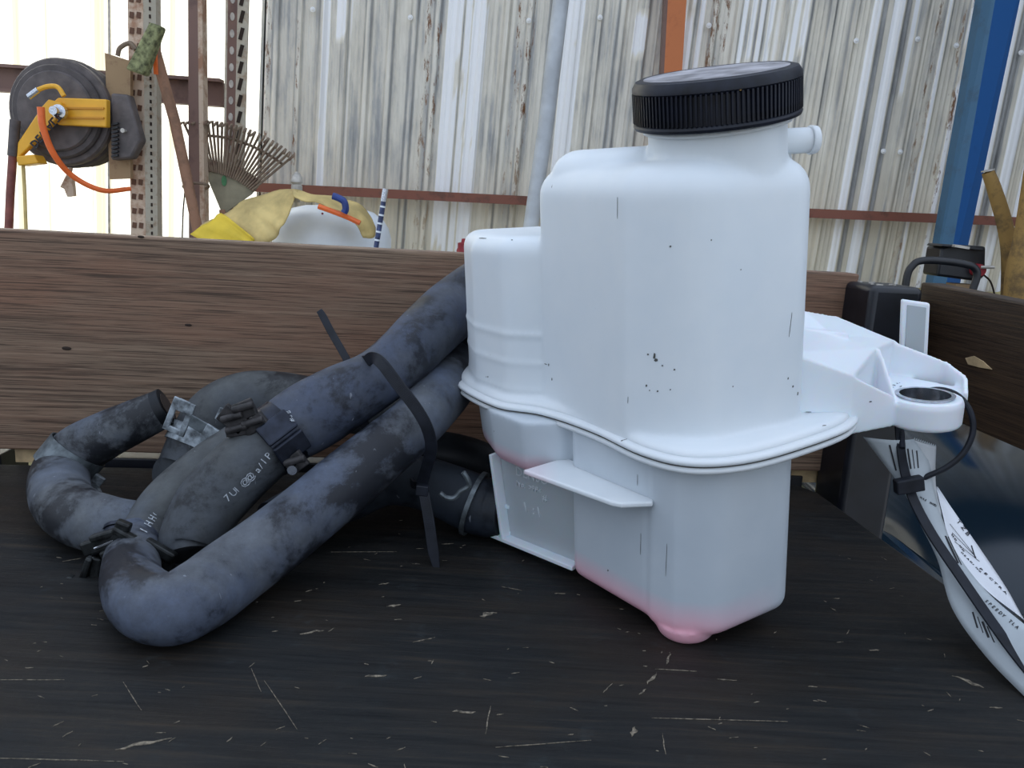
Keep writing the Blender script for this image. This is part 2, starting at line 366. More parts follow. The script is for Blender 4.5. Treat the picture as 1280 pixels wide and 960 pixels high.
def sheet(x0, x1, z0, z1, mat, parent, Yoff=0, fibre=False, pitch=.107, depth=.016):
    nx = max(8, int((x1 - x0) / .0075)); nz = 64; vs = []; fs = []; tn = []
    for j in range(nz + 1):
        z = z0 + (z1 - z0) * j / nz
        for i in range(nx + 1):
            x = x0 + (x1 - x0) * i / nx
            ph = (x / pitch) % 1.0
            pr = 0 if ph < .34 else (ph - .34) / .1 if ph < .44 else 1 if ph < .62 else 1 - (ph - .62) / .1 if ph < .72 else 0
            pr += .18 if .08 < ph < .14 or .84 < ph < .9 else 0
            px = x + LEAN * (z - .2)
            vs.append(V((px, Yoff - pr * depth, z)))
            if fibre:
                q = proj(V((x + LEAN * (1.2 - .2), WY, 1.2)))[0]; t = 1.0
                for c, w in ((124, 6), (18, 5), (215, 4), (58, 2), (250, 6), (135, 3)):
                    if abs(q - c) < w: t = .55
                tn.append((t, 0, 0, 1)); continue
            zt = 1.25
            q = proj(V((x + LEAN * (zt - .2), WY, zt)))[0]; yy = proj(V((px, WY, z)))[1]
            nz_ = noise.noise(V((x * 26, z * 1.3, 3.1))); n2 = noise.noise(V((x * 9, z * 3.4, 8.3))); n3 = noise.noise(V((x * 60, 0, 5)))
            t = .47 + .16 * nz_ + .16 * n3 - (.17 if (.34 <= ph < .44 or .62 <= ph < .72) else 0) + .05 * pr  # rib flanks darker, crests lighter: rib shading put into the tone
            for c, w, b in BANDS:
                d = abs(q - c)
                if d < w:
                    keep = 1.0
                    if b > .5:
                        breakup = n2 + .35 * noise.noise(V((x * 40, z * 9, 1)))
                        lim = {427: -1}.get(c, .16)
                        keep = 1 if breakup < lim + .25 else .4
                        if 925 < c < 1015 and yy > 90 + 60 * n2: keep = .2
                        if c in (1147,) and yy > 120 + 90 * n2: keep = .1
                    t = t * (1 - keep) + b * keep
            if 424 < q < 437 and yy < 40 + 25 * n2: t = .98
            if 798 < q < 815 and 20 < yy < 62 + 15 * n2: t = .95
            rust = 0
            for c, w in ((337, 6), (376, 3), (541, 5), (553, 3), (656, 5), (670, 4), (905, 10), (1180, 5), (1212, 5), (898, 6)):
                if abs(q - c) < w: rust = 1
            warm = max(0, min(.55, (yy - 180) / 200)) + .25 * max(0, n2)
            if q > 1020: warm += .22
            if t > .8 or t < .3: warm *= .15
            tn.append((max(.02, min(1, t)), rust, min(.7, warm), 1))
    for j in range(nz):
        for i in range(nx):
            a = j * (nx + 1) + i; fs.append((a, a + 1, a + nx + 2, a + nx + 1))
    me = bpy.data.meshes.new('corrugated_sheet'); me.from_pydata([tuple(v) for v in vs], [], fs); me.materials.append(mat)
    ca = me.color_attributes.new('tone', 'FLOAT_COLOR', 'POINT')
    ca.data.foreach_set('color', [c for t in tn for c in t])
    o = bpy.data.objects.new('corrugated_sheet', me); COL.objects.link(o); o.parent = parent
    m = o.modifiers.new('thickness', 'SOLIDIFY'); m.thickness = .0012
    return o
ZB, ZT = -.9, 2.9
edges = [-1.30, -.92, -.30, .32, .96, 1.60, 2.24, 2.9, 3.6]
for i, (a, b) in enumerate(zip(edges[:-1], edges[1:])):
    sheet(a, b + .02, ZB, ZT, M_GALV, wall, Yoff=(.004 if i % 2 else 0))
lwall = thing('wall_left', None, None, (0, WY, 0), kind='structure'); lwall['label'] = 'bright translucent sheet wall'
for i, (a, b) in enumerate(zip([-4.2, -3.4, -2.75, -2.1, -1.62], [-3.4, -2.75, -2.1, -1.62, -1.29])):
    sheet(a, b + .01, ZB, ZT, M_FIBRE, lwall, Yoff=(.004 if i % 2 else 0), fibre=True)
# side and roof shell seen only in reflections
g = G(); g.box((3.62, 2.6, 1.0), (.03, 2.8, 3.8)); tag(g.ob('wall_right', M_ROOF, smooth=False), 'side wall of the shed', kind='structure')
g = G(); g.prism([(-4.3, 2.9, 2.80), (3.7, 2.9, 2.80), (3.7, 4.1, 2.95), (-4.3, 4.1, 2.95)], (0, 0, .03)); tag(g.ob('roof', M_ROOF, smooth=False), 'shed roof', kind='structure')
g = G(); g.box((0, 1.0, -.95), (30, 30, .1)); tag(g.ob('ground', M_GROUND, smooth=False), 'pale yard ground', kind='structure')

# raised earth bank at the wall foot
def bank():
    vs = []; fs = []; nx, ny = 120, 14
    for j in range(ny + 1):
        for i in range(nx + 1):
            x = -4.2 + 7.7 * i / nx; y = 2.9 + 1.06 * j / ny; s_ = min(1, j / 5)
            h = -.9 + s_ * (.86 + .07 * noise.noise(V((x * 5, y * 5, 0))) + .035 * noise.noise(V((x * 17, y * 17, 2))))
            vs.append(V((x, y, h)))
    for j in range(ny):
        for i in range(nx):
            a = j * (nx + 1) + i; fs.append((a, a + 1, a + nx + 2, a + nx + 1))
    return mesh('ground_bank', vs, fs, M_SOIL)
tag(bank(), 'straw coloured bank of earth along the foot of the metal wall', kind='structure')

# wall rails and screws
def pxline(x0, y0, x1, y1, Y): return at(x0, y0, Y), at(x1, y1, Y)
a, b = pxline(300, 233, 660, 251, 3.93); c, d = pxline(1000, 266, 1340, 280, 3.93)
tag(G().beam(a, b, .042, .05).ob('trim_1', M_RAILR, smooth=False), 'rust red horizontal rail across the metal wall, left stretch', kind='structure')
tag(G().beam(at(655, 251, 3.93), at(1010, 267, 3.93), .042, .05).ob('trim_2', M_RAILR, smooth=False), 'rust red horizontal rail hidden behind the tank', kind='structure')
tag(G().beam(c, d, .042, .05).ob('trim_3', M_RAILR, smooth=False), 'rust red horizontal rail across the metal wall, right stretch', kind='structure')
screw_me = None
for px, py in ((391, 12), (513, 22), (661, 26), (692, 33), (750, 22), (1070, 51), (1147, 49), (1195, 57), (1276, 66), (1104, 189), (1125, 190), (886, 32)):
    p = at(px, py, WY - .022); g = G(); g.lathe([(.0001, -.010), (.005, -.009), (.008, -.005), (.012, -.004), (.012, 0)], 12, Matrix.Rotation(R(-90), 4, 'X'))
    if screw_me is None: so = g.ob('roofing_screw', M_SCREW); screw_me = so.data
    else: so = bpy.data.objects.new('roofing_screw', screw_me); COL.objects.link(so)
    so.parent = wall; so.location = p - V((0, WY, 0))

# ================================================================== BACKGROUND THINGS
def post_thing(name, label, cat_, x0t, x1t, x0b, x1b, Y, mat, thick, ybot=330, ytop=-160, zfloor=-.04):
    """upright whose left/right edges are measured at photo rows 0 and 280"""
    def edge(xt, xb, y): return xt + (xb - xt) * y / 280
    A = at(edge(x0t, x0b, ytop), ytop, Y); B = at(edge(x1t, x1b, ytop), ytop, Y)
    C_ = at(edge(x0b, x0b, 0) + (x0b - x0t) * (ybot - 280) / 280, ybot, Y); D = at(x1b + (x1b - x1t) * (ybot - 280) / 280, ybot, Y)
    dl = (C_ - A).normalized(); base = C_ + dl * ((zfloor - C_.z) / dl.z); dr = (D - B).normalized(); baser = D + dr * ((zfloor - D.z) / dr.z)
    t = thing(name, label, cat_, (base + baser) / 2); g = G()
    off = t.location
    g.prism([A - off, B - off, baser - off, base - off], (0, thick, 0))
    return t, g, (A, B, base, baser)

# slotted post 1: wide face with two columns of rusty holes, narrow greenish side
Y1 = 3.0
t, g, (A, B, b0, b1) = post_thing('slotted_post', 'wide rusty galvanised post with two columns of holes, holding the hose reel', 'post', 159, 179, 163, 182, Y1, M_POST, .05)
g.ob('front_flange', M_POST, t, smooth=False, bevel=.003)
g = G(); off = t.location; dx = B - A
P = [B - off, B - off + dx * .55 + V((0, .03, 0)), b1 - off + (b1 - b0) * .55 + V((0, .03, 0)), b1 - off]
g.prism(P, (0, .04, 0)); M_PG = rusty('greenish_galvanised', (.52, .47, .37), (.38, .28, .19), .45, 20); g.ob('side_flange', M_PG, t, smooth=False)
g = G(); g2 = G()
for k in range(24):
    f = .03 + k / 24 * .97
    for u in (.28, .72):
        p = (A.lerp(B, u)).lerp(b0.lerp(b1, u), f * .98) - off
        g.box(p + V((0, -.001, 0)), (.014, .006, .020), Matrix.Rotation(R(8), 3, 'Y'))
    for u in (1.28,):
        for s_ in (0, .5):
            p = (A.lerp(B, u)).lerp(b0.lerp(b1, u), (f + s_ / 24) * .98) - off; g2.box(p + V((0, .016, 0)), (.006, .006, .012))
tag(g.ob('slot_holes', M_RUSTHOLE, t, smooth=False), kind='stuff'); tag(g2.ob('bolt_holes', M_HOLE, t, smooth=False), kind='stuff')

# post 2 (thin timber / pipe pair)
t, g, q = post_thing('support_post', 'narrow brown upright with a pale right edge between the two slotted posts', 'post', 235, 247, 236, 250, 3.1, M_RAIL, .04)
g.ob('upright', M_RAIL, t, smooth=False)
A, B, b0, b1 = q; off = t.location; g = G(); g.prism([B - off, B - off + (B - A) * .5, b1 - off + (b1 - b0) * .4, b1 - off], (0, .045, 0)); g.ob('edge_strip', M_POST, t, smooth=False)
# post 3 slotted angle
t, g, q = post_thing('slotted_angle', 'dark slotted steel angle with teardrop holes at the edge of the metal wall', 'post', 285, 297, 281, 291, 3.3, M_RAIL, .01)
g.ob('dark_flange', M_RAIL, t, smooth=False)
A, B, b0, b1 = q; off = t.location; g = G()
g.prism([B - off, B - off + (B - A) * 1.15, b1 - off + (b1 - b0) * 1.15, b1 - off], (0, .01, 0))
g.prism([A - off - (B - A) * .25, A - off, b0 - off, b0 - off - (b1 - b0) * .25], (0, .012, 0)); g.ob('galvanised_flange', M_PG, t, smooth=False)
g = G(); gl = G()
for k in range(20):
    f = .05 + k * .043
    p = (A.lerp(B, .5)).lerp(b0.lerp(b1, .5), f) - off
    gl.lathe([(.009, 0), (.009, .004)], 10, Matrix.Translation(p + V((0, -.002, 0))) @ Matrix.Rotation(R(-90), 4, 'X') @ Matrix.Diagonal((1, 1.7, 1, 1)))
    p = (A.lerp(B, 1.5)).lerp(b0.lerp(b1, 1.5), f) - off; g.box(p, (.014, .006, .045), Matrix.Rotation(R(15), 3, 'Y'))
tag(gl.ob('teardrop_holes', M_FINIAL, t, smooth=False), kind='stuff'); tag(g.ob('slots', M_HOLE, t, smooth=False), kind='stuff')
# brown horizontal channel
a, b = pxline(-30, 97, 281, 118, 3.36)
t = thing('steel_channel', 'brown horizontal steel channel behind the hose reel and posts', 'beam', (a + b) / 2)
o = (a + b) / 2; G().beam(a - o, b - o, .082, .03).ob('web', M_RAIL, t, smooth=False)
for s_ in (-1, 1): G().beam(a - o + V((0, -.03, s_ * .046)), b - o + V((0, -.03, s_ * .046)), .012, .05).ob('lip', M_RAIL, t, smooth=False)
# wire on wall
p = [at(136, -40, 3.9), at(137, 60, 3.9), at(136, 200, 3.9), at(137, 330, 3.9)]
tag(G().tube(p, .006, 8).ob('hanging_cable', M_FINIAL), 'thin pale cable hanging down the bright wall behind the hose reel', 'cable')
p = [at(231, 240, 3.3), at(229, 262, 3.3), at(227, 320, 3.3)]
tag(G().tube(p, .003, 6).ob('thin_wire', M_HOLE), 'thin dark wire hanging left of the narrow brown upright', 'wire')

# hose reel
Yr = 2.92; rc = at(74, 140, Yr); k_ = Yr / FPX
t = thing('hose_reel', 'wall mounted air hose reel with yellow arms and a black coil', 'hose reel', rc)
Rz = Matrix.Rotation(R(-90), 4, 'X')
def tr(v): return Matrix.Translation(v)
M_yaw = Matrix.Rotation(R(22), 4, 'Z')
for k, (r_, dy) in enumerate(((60, .0), (52, -.02), (44, -.032))):
    G().lathe([(.02, .0), (r_ * k_, 0), (r_ * k_ + .006, .008), (r_ * k_ + .006, .03), (r_ * k_, .038), (.02, .038)], 48, tr((0, dy, 0)) @ Rz).ob('side_disc' if k == 0 else 'pressed_ring', M_REEL if k % 2 == 0 else M_REEL2, t)
for k in range(4):
    pts = [V(((58 - k) * k_ * math.cos(a), .06 + .03 * k, (58 - k) * k_ * math.sin(a))) for a in [2 * math.pi * i / 40 for i in range(41)]]
    G().tube(pts, .018, 10, cap=False).ob('hose_coil', M_REEL2, t)
def pp(x, y, dy=-.06): return at(x, y, Yr + dy) - rc
# yellow arm to the post: box section with grooves
g = G(); g.prism([pp(62, 131), pp(72, 122), pp(133, 124), pp(133, 159), pp(72, 156)], (0, .03, 0)); g.ob('yellow_arm', M_YEL, t, bevel=.004)
for yy in (135, 147):
    a = pp(78, yy, -.062); b = pp(130, yy + .5, -.062); G().beam(a, b, .006, .008).ob('arm_groove', simple('amber_shadow_paint', (.62, .27, .02), .45, var=.05), t, smooth=False)
g = G(); g.prism([pp(60, 124, -.08), pp(76, 128, -.08), pp(78, 142, -.08), pp(26, 194, -.08), pp(20, 203, -.08), pp(22, 178, -.08), pp(52, 133, -.08)], (0, .025, 0)); g.ob('lettered_arm', M_YEL, t, bevel=.004)
g = G(); g.prism([pp(20, 195, -.09), pp(42, 193, -.09), pp(48, 204, -.09), pp(22, 207, -.09)], (0, .06, 0)); g.ob('hose_guide', M_YEL, t, bevel=.004)
a = pp(37, 180, -.107); b = pp(59, 154, -.107); xd = (b - a).normalized()
text('DEWALT', a, xd, xd.cross(V((0, 1, 0))) * -1, .036, M_INK, t, 'lettering', .001, .001)
g = G(); g.lathe([(.0, 0), (.014, 0), (.014, .03), (.024, .032), (.024, .05), (.0, .05)], 20, tr(pp(66, 138, -.13)) @ Rz); g.ob('axle_nut', M_STEEL, t)
g = G(); g.tube([V(p) for p in cat([tuple(pp(x, y, -.1)) for x, y in ((48, 112), (60, 108), (72, 109), (80, 120))], 6)], .008, 10); g.ob('yellow_crank_tube', M_YEL, t)
g = G(); g.tube([pp(36, 121, -.1), pp(48, 112, -.1)], .01, 10); g.ob('crank_grip', M_STEEL, t)
# orange lead hose to the post
p = cat([tuple(at(x, y, yy)) for x, y, yy in ((51, 134, 2.78), (54, 160, 2.78), (68, 194, 2.8), (92, 221, 2.85), (128, 238, 2.9), (163, 236, 2.97))], 8)
tag(G().tube([V(q) for q in p], [.012 - .004 * i / len(p) for i in range(len(p))], 12).ob('orange_hose', M_ORNG), 'bright orange air hose curving from the reel hub to the post', 'hose')
# mounting board
t2 = thing('mounting_board', 'brown board fixed to the slotted post, carrying the hose reel', 'board', at(150, 145, 2.97)); o = t2.location
g = G(); g.prism([at(131, 66, 2.95) - o, at(163, 76, 2.95) - o, at(163, 223, 2.95) - o, at(137, 224, 2.95) - o], (0, .02, 0)); g.ob('board', M_BOARD, t2, smooth=False)
g = G(); g.prism([at(138, 116, 2.9) - o, at(160, 118, 2.9) - o, at(176, 175, 2.9) - o, at(164, 198, 2.9) - o, at(138, 200, 2.9) - o], (0, .05, 0)); g.ob('black_mount', M_REEL, t2, bevel=.008)
for k in range(9):
    G().beam(at(140, 156 + k * 5, 2.89) - o, at(148, 154 + k * 5, 2.89) - o, .006, .012).ob('spring_turn', M_BLACKP, t2, smooth=False)
G().lathe([(.0, 0), (.008, 0), (.006, .02)], 8, tr(at(153, 163, 2.88) - o) @ Rz).ob('bolt', M_FINIAL, t2)
# hanging hook below the reel
g = G(); g.tube([at(90, 198, 2.98), at(88, 212, 2.98), at(85, 222, 2.98)], .008, 8)
q = at(86, 230, 2.98); g.prism([at(83, 218, 2.98), at(90, 224, 2.98), at(92, 245, 2.98), at(84, 246, 2.98), at(80, 236, 2.98), at(75, 234, 2.98)], (0, .02, 0))
tag(g.ob('hanging_bracket', M_POST, smooth=False), 'small rusty hook hanging below the hose reel', 'hook')
# hose and cord on the far left
p = [at(19, 150, 2.85), at(16, 195, 2.85), at(13, 240, 2.85), at(9, 330, 2.85)]
t3 = thing('hanging_hose', 'red brown hose hanging straight down on the far left below the reel', 'hose', p[-1]); o = p[-1]
G().tube([x - o for x in p[:2]], .017, 14).ob('black_sleeve', M_REEL, t3); G().tube([x - o for x in p[1:]], .014, 14).ob('hose', simple('red_brown_rubber', (.22, .065, .05), .5), t3)
tag(G().tube([at(29, 205, 2.86), at(31, 240, 2.86), at(34, 330, 2.86)], .006, 8).ob('pull_cord', M_TARP), 'thin straw coloured cord hanging beside the red brown hose', 'cord')

# broom with green head leaning between posts
t4 = thing('broom', 'old broom leaning behind the wide post, its mossy green head at the top', 'broom', at(252, 330, 3.05)); o = t4.location
G().tube([at(190, 50, 2.93) - o, at(218, 150, 2.98) - o, at(254, 320, 3.05) - o], .019, 14).ob('handle', M_WOODH, t4)
g = G(); g.prism([at(186, 27, 2.85) - o, at(201, 32, 2.85) - o, at(179, 94, 2.85) - o, at(156, 86, 2.85) - o, at(165, 68, 2.85) - o], (0, .05, 0)); g.ob('green_head', M_GREEN, t4, bevel=.008)
G().tube([V(q) - o for q in cat([tuple(at(x, y, 2.87)) for x, y in ((147, 70), (150, 60), (162, 54), (170, 62))], 6)], .008, 8).ob('curved_hook', M_RAKE, t4)
G().beam(at(193, 45, 2.92) - o, at(195, 93, 2.92) - o, .012, .01).ob('orange_strip', M_ORNG, t4, smooth=False)
# coil of wire
p = [V(q) for q in cat([tuple(at(245 + 16 * math.cos(a), 233 + 4 * math.sin(a), 3.08 + .05 * math.sin(a))) for a in [i * math.pi / 4 for i in range(8)]], 5, True)]
tag(G().tube(p + [p[0]], .005, 8, cap=False).ob('wire_ring', M_RAKE), 'ring of rusty wire hooked round the narrow upright', 'wire')

# leaf rake
Yk = 3.15; hub = at(276, 268, Yk)
t5 = thing('leaf_rake', 'rusty wire leaf rake with fanned tines and an olive plate', 'rake', hub)
def pk(x, y, dy=0): return at(x, y, Yk + dy) - hub
g = G(); g.prism([pk(252, 206), pk(268, 204), pk(285, 205), pk(300, 210), pk(315, 218), pk(327, 228), pk(314, 243), pk(278, 268)], (0, .008, 0)); g.ob('fan_plate', M_RAKEB, t5, smooth=False)
g = G(); g.lathe([(0, 0), (.014, 0), (.014, .002), (0, .002)], 16, tr(pk(280, 226, -.003)) @ Rz @ Matrix.Diagonal((.7, 1.4, 1, 1))); g.ob('green_mark', simple('green_paint_mark', (.06, .20, .08), .6), t5)
N = 25
for k in range(N):
    f = k / (N - 1); ang = R(-22 + 71 * f)      # from vertical
    bx = 252 + (324 - 252) * f; by = 206 + 24 * f ** 1.8
    L = 58 - 3 * f
    tx = bx + math.sin(ang) * L * (1.05); ty = by - math.cos(ang) * L
    g = G(); pa = pk(bx - (bx - 278) * .2, by + 8, -.004); pb = pk(tx, ty, -.004 - .02 * (k % 2))
    e1 = pb + V((.005 * (1 if k % 3 else -1), -.045, -.02))
    g.tube([pa, pb, pb.lerp(e1, .4), e1], .0048, 6); g.ob('tine', M_RAKE, t5)
p = []
for k in range(N):
    f = k / (N - 1); ang = R(-22 + 71 * f); bx = 252 + 72 * f; by = 206 + 24 * f ** 1.8
    p.append(pk(bx + math.sin(ang) * 38, by - math.cos(ang) * 38, -.01 + .008 * (k % 2)))
G().tube(p[1:], .005, 8).ob('cross_wire', M_RAKE, t5)
G().tube([pk(278, 262, .004), pk(283, 300, .01), pk(290, 350, .02)], .013, 10).ob('handle', M_WOODH, t5)

# white drum with a yellow cloth
Yd = 3.1; dc = at(408, 330, Yd)
t6 = thing('white_drum', 'round white plastic drum standing behind the board, half under a yellow cloth', 'drum', (dc.x, dc.y + .1, -.06)); o = t6.location
rb = 74 * Yd / FPX; top = at(400, 256, Yd).z
prof = [(rb, 0)] + [(rb * (1 - .01 * k), .05 * k) for k in range(1, 5)]
zt = top - o.z
prof = [(rb * 1.0, 0), (rb, zt * .55), (rb * .95, zt * .70), (rb * .85, zt * .83), (rb * .68, zt * .93), (rb * .45, zt * .985), (.02, zt)]
G().lathe(prof, 64).ob('drum_body', M_DRUM, t6)
G().lathe([(rb * 1.0, zt * .30), (rb * 1.03, zt * .33), (rb * 1.03, zt * .38), (rb, zt * .41)], 64, cap=False).ob('rim_ring', M_DRUM, t6)
G().lathe([(0, 0), (.004, 0), (.004, .002), (0, .002)], 12, tr(at(403, 267, Yd - .16) - o) @ Rz).ob('red_dot', M_RED, t6)
# cloth draped: mesh over the drum from px outline with folds
def patch(name, rows, mat, parent, off, wob=.012, k=6, th=.004):
    """rows: list of rows of (px,py,Y); subdivided with catmull-rom into a wavy sheet"""
    R1 = [cat([tuple(at(*q)) for q in r_], k) for r_ in rows]; cols = list(zip(*R1)); cols = [cat(list(c), k) for c in cols]; nu = len(cols); nv = len(cols[0]); vs = []; fs = []
    for i, c in enumerate(cols):
        for j, q in enumerate(c):
            w = wob * noise.noise(V(q) * 14) + wob * .6 * math.sin(i * .9 + j * .15); vs.append(V(q) - off + V((0, -abs(w), w * .5)))
    for i in range(nu - 1):
        for j in range(nv - 1): a = i * nv + j; fs.append((a, a + 1, a + nv + 1, a + nv))
    ob_ = mesh(name, vs, fs, mat, parent); m = ob_.modifiers.new('t', 'SOLIDIFY'); m.thickness = th; return ob_
t7 = thing('yellow_cloth', 'faded yellow cloth thrown over the white drum, folded at its peak', 'cloth', at(330, 300, Yd - .1)); o = t7.location
patch('left_fall', [[(368, 236, 2.98), (318, 245, 2.96), (285, 264, 2.94), (250, 282, 2.92)], [(372, 240, 2.9), (335, 262, 2.9), (305, 275, 2.89), (270, 292, 2.88)], [(366, 255, 2.86), (352, 285, 2.86), (340, 300, 2.86), (300, 318, 2.86)]], M_TARP, t7, o)
patch('yellow_border', [[(276, 266, 2.9), (262, 277, 2.88), (238, 292, 2.86)], [(288, 274, 2.87), (282, 284, 2.86), (276, 310, 2.85)], [(318, 300, 2.84), (314, 306, 2.84), (300, 318, 2.84)]], M_TARPY, t7, o, .008)
patch('right_fold', [[(366, 236, 2.97), (395, 242, 2.96), (430, 248, 2.97), (458, 262, 2.98), (470, 285, 2.98)], [(366, 240, 2.9), (395, 247, 2.89), (430, 258, 2.9), (455, 272, 2.9), (468, 296, 2.92)], [(368, 247, 2.86), (395, 253, 2.84), (422, 262, 2.85), (440, 275, 2.87), (455, 295, 2.9)]], M_TARP, t7, o)
g = G(); g.tube([V(q) - o for q in cat([tuple(at(x, y, 2.82)) for x, y in ((398, 258), (415, 264), (433, 271), (450, 279))], 5)], .009, 8); g.ob('orange_edging', M_ORNG, t7)
tag(G().tube([V(q) for q in cat([tuple(at(x, y, 2.8)) for x, y in ((416, 245), (422, 247), (430, 252), (432, 261), (430, 266))], 5)], .012, 10).ob('blue_clip', M_NAVY), 'dark blue plastic clip on the yellow cloth', 'clip')
# finial bolt above cloth
p = at(371, 232, 3.0)
g = G(); g.lathe([(.012, -.06), (.012, -.02), (.02, -.02), (.02, 0), (.016, .004), (.022, .012), (.02, .03), (.01, .045), (0, .05)], 20, tr(p)); tag(g.ob('fence_finial', M_FINIAL), 'small pale domed cap poking up behind the peak of the yellow cloth', 'cap')
# blue/silver rod
a = at(482, 236, 2.7); b = at(465, 340, 2.7); t8 = thing('striped_rod', 'thin blue rod with a silver tip standing before the white drum', 'rod', b)
G().tube([a.lerp(b, .14) - b, V((0, 0, 0))], .0085, 10).ob('rod', simple('blue_grey_rod', (.05, .07, .16), .4, var=.4, sc=40), t8)
G().tube([a - b, a.lerp(b, .15) - b], .010, 10).ob('silver_tip', M_STEEL, t8)
for k in range(6): q = a.lerp(b, .2 + .1 * k) - b; G().tube([q, q + (b - a).normalized() * .006], .0092, 10).ob('mark', M_DRUM, t8)
# red cap object
p = at(580, 304, 3.4); g = G(); g.lathe([(.03, -.35), (.03, -.03), (.026, -.02), (.026, -.0), (.012, .004), (.010, .018), (0, .02)], 16, tr(p)); tag(g.ob('red_cap', M_RED), 'tiny dark red bottle cap just above the board, left of the tank', 'cap')
# white leaning pipe
a = at(706, -40, 3.6); b = at(655, 340, 3.6)
tag(G().tube([a, a.lerp(b, .5) + V((.01, 0, 0)), b], .034, 20).ob('leaning_pipe', M_WHITEPIPE), 'grey white pipe leaning against the metal wall left of the tank', 'pipe')
# orange column
a0, a1, a2, a3 = at(838, -60, 3.85), at(862, -60, 3.85), at(850, 130, 3.85), at(828, 130, 3.85); d = (a3 - a0); e0 = a3 + d * 1.2; e1 = a2 + (a2 - a1) * 1.2
t9 = thing('orange_column', 'orange primed steel column rising behind the black cap', 'column', (e0 + e1) / 2); o = t9.location
g = G(); g.prism([a0 - o, a1 - o, e1 - o, e0 - o], (0, .05, 0)); g.ob('face', M_ORANGE, t9, smooth=False)
w = (a1 - a0) * .18; g = G(); g.prism([a0 - w - o, a0 - o, e0 - o, e0 - w - o], (0, .05, 0)); g.ob('flange', M_RAIL, t9, smooth=False)
# blue column
Yb = 3.55
def bx(xt, xb, y): return xt + (xb - xt) * y / 355
L0, L1 = at(bx(1228, 1165, -120), -120, Yb), at(bx(1228, 1165, 400), 400, Yb)
C0, C1 = at(bx(1244, 1183, -120), -120, Yb - .05), at(bx(1244, 1183, 400), 400, Yb - .05)
R0, R1_ = at(bx(1275, 1200, -120), -120, Yb), at(bx(1275, 1200, 400), 400, Yb)
t10 = thing('blue_column', 'tall bright blue steel column on the right, leaning slightly', 'column', C1); o = C1
g = G(); g.prism([L0 - o, C0 - o, C1 - o, L1 - o], (0, .06, 0)); g.ob('left_face', M_BLUE2, t10, smooth=False)
g = G(); g.prism([C0 - o, R0 - o, R1_ - o, C1 - o], (0, .06, 0)); g.ob('right_face', M_BLUE, t10, smooth=False)
# black motor box
Yw = 2.6; t11 = thing('winch_box', 'small black motor housing with a tilted lid at the foot of the blue column', 'box', at(1205, 355, Yw)); o = t11.location
g = G(); g.prism([at(1177, 309, Yw) - o, at(1192, 306, Yw) - o, at(1233, 308, Yw) - o, at(1232, 345, Yw) - o, at(1224, 352, Yw) - o, at(1171, 345, Yw) - o], (0, .1, 0)); g.ob('housing', M_BLACKP, t11, bevel=.008)
g = G(); g.prism([at(1177, 308, Yw - .03) - o, at(1230, 314, Yw - .03) - o, at(1231, 309, Yw - .03) - o, at(1180, 305, Yw - .03) - o], (0, .1, 0)); g.ob('lid', M_BLACKP, t11, bevel=.003)
g = G(); g.beam(at(1192, 307, Yw - .04) - o, at(1210, 310, Yw - .04) - o, .008, .02); g.ob('silver_strip', M_FINIAL, t11, smooth=False)
G().lathe([(0, 0), (.018, 0), (.02, .01), (.02, .05), (0, .05)], 16, tr(at(1226, 338, Yw - .03) - o) @ Rz).ob('red_knob', M_RED, t11)
G().tube([at(1226, 334, Yw - .03) - o, at(1243, 334, Yw - .04) - o], .005, 8).ob('lever', M_FINIAL, t11)
G().tube([V(q) - o for q in cat([tuple(at(x, y, Yw)) for x, y in ((1230, 344), (1238, 352), (1243, 368), (1243, 380))], 5)], .003, 6).ob('cable', M_HOLE, t11)
G().box(at(1200, 366, Yw + .05) - o, (.07, .06, .06)).ob('wooden_foot', M_BOARD, t11, smooth=False)
# bent tube handle
p = [V(q) for q in cat([tuple(at(x, y, 1.9)) for x, y in ((1124, 420), (1133, 350), (1141, 332), (1152, 326), (1175, 326), (1205, 330), (1218, 335), (1221, 346), (1214, 372), (1208, 430))], 7)]
tag(G().tube(p, .0085, 12).ob('tubular_handle', M_BLACKP), 'bent black tube handle standing up behind the side board', 'handle')
# branch and trunk
p = cat([(*at(1235, 215, 2.6), .018), (*at(1244, 240, 2.6), .021), (*at(1257, 285, 2.6), .023), (*at(1263, 330, 2.6), .026), (*at(1262, 420, 2.6), .03)], 6)
t12 = thing('cut_branch', 'curved golden branch with a sawn top leaning up on the right', 'branch', p[-1][:3]); o = V(p[-1][:3])
G().tube([V(q[:3]) - o for q in p], [q[3] for q in p], 14).ob('branch', M_BARK, t12)
G().lathe([(0, 0), (.019, 0), (.019, .004), (0, .004)], 14, tr(at(1235, 214, 2.6) - o) @ Matrix.Rotation(R(-15), 4, 'Y')).ob('sawn_end', M_FINIAL, t12)
p = cat([(*at(1296, 200, 2.5), .03), (*at(1284, 290, 2.5), .035), (*at(1276, 350, 2.5), .045), (*at(1276, 430, 2.5), .05)], 6)
tag(G().tube([V(q[:3]) for q in p], [q[3] for q in p], 16).ob('tree_trunk', M_BARK), 'thick golden trunk at the right edge beside the curved branch', 'trunk')
p = cat([(*at(1283, 255, 2.7), .008), (*at(1274, 290, 2.7), .010), (*at(1268, 320, 2.7), .012), (*at(1266, 400, 2.7), .012)], 5)
tag(G().tube([V(q[:3]) for q in p], [q[3] for q in p], 10).ob('thin_stick', M_BARK), 'thin stick between the curved branch and the thick trunk', 'stick')

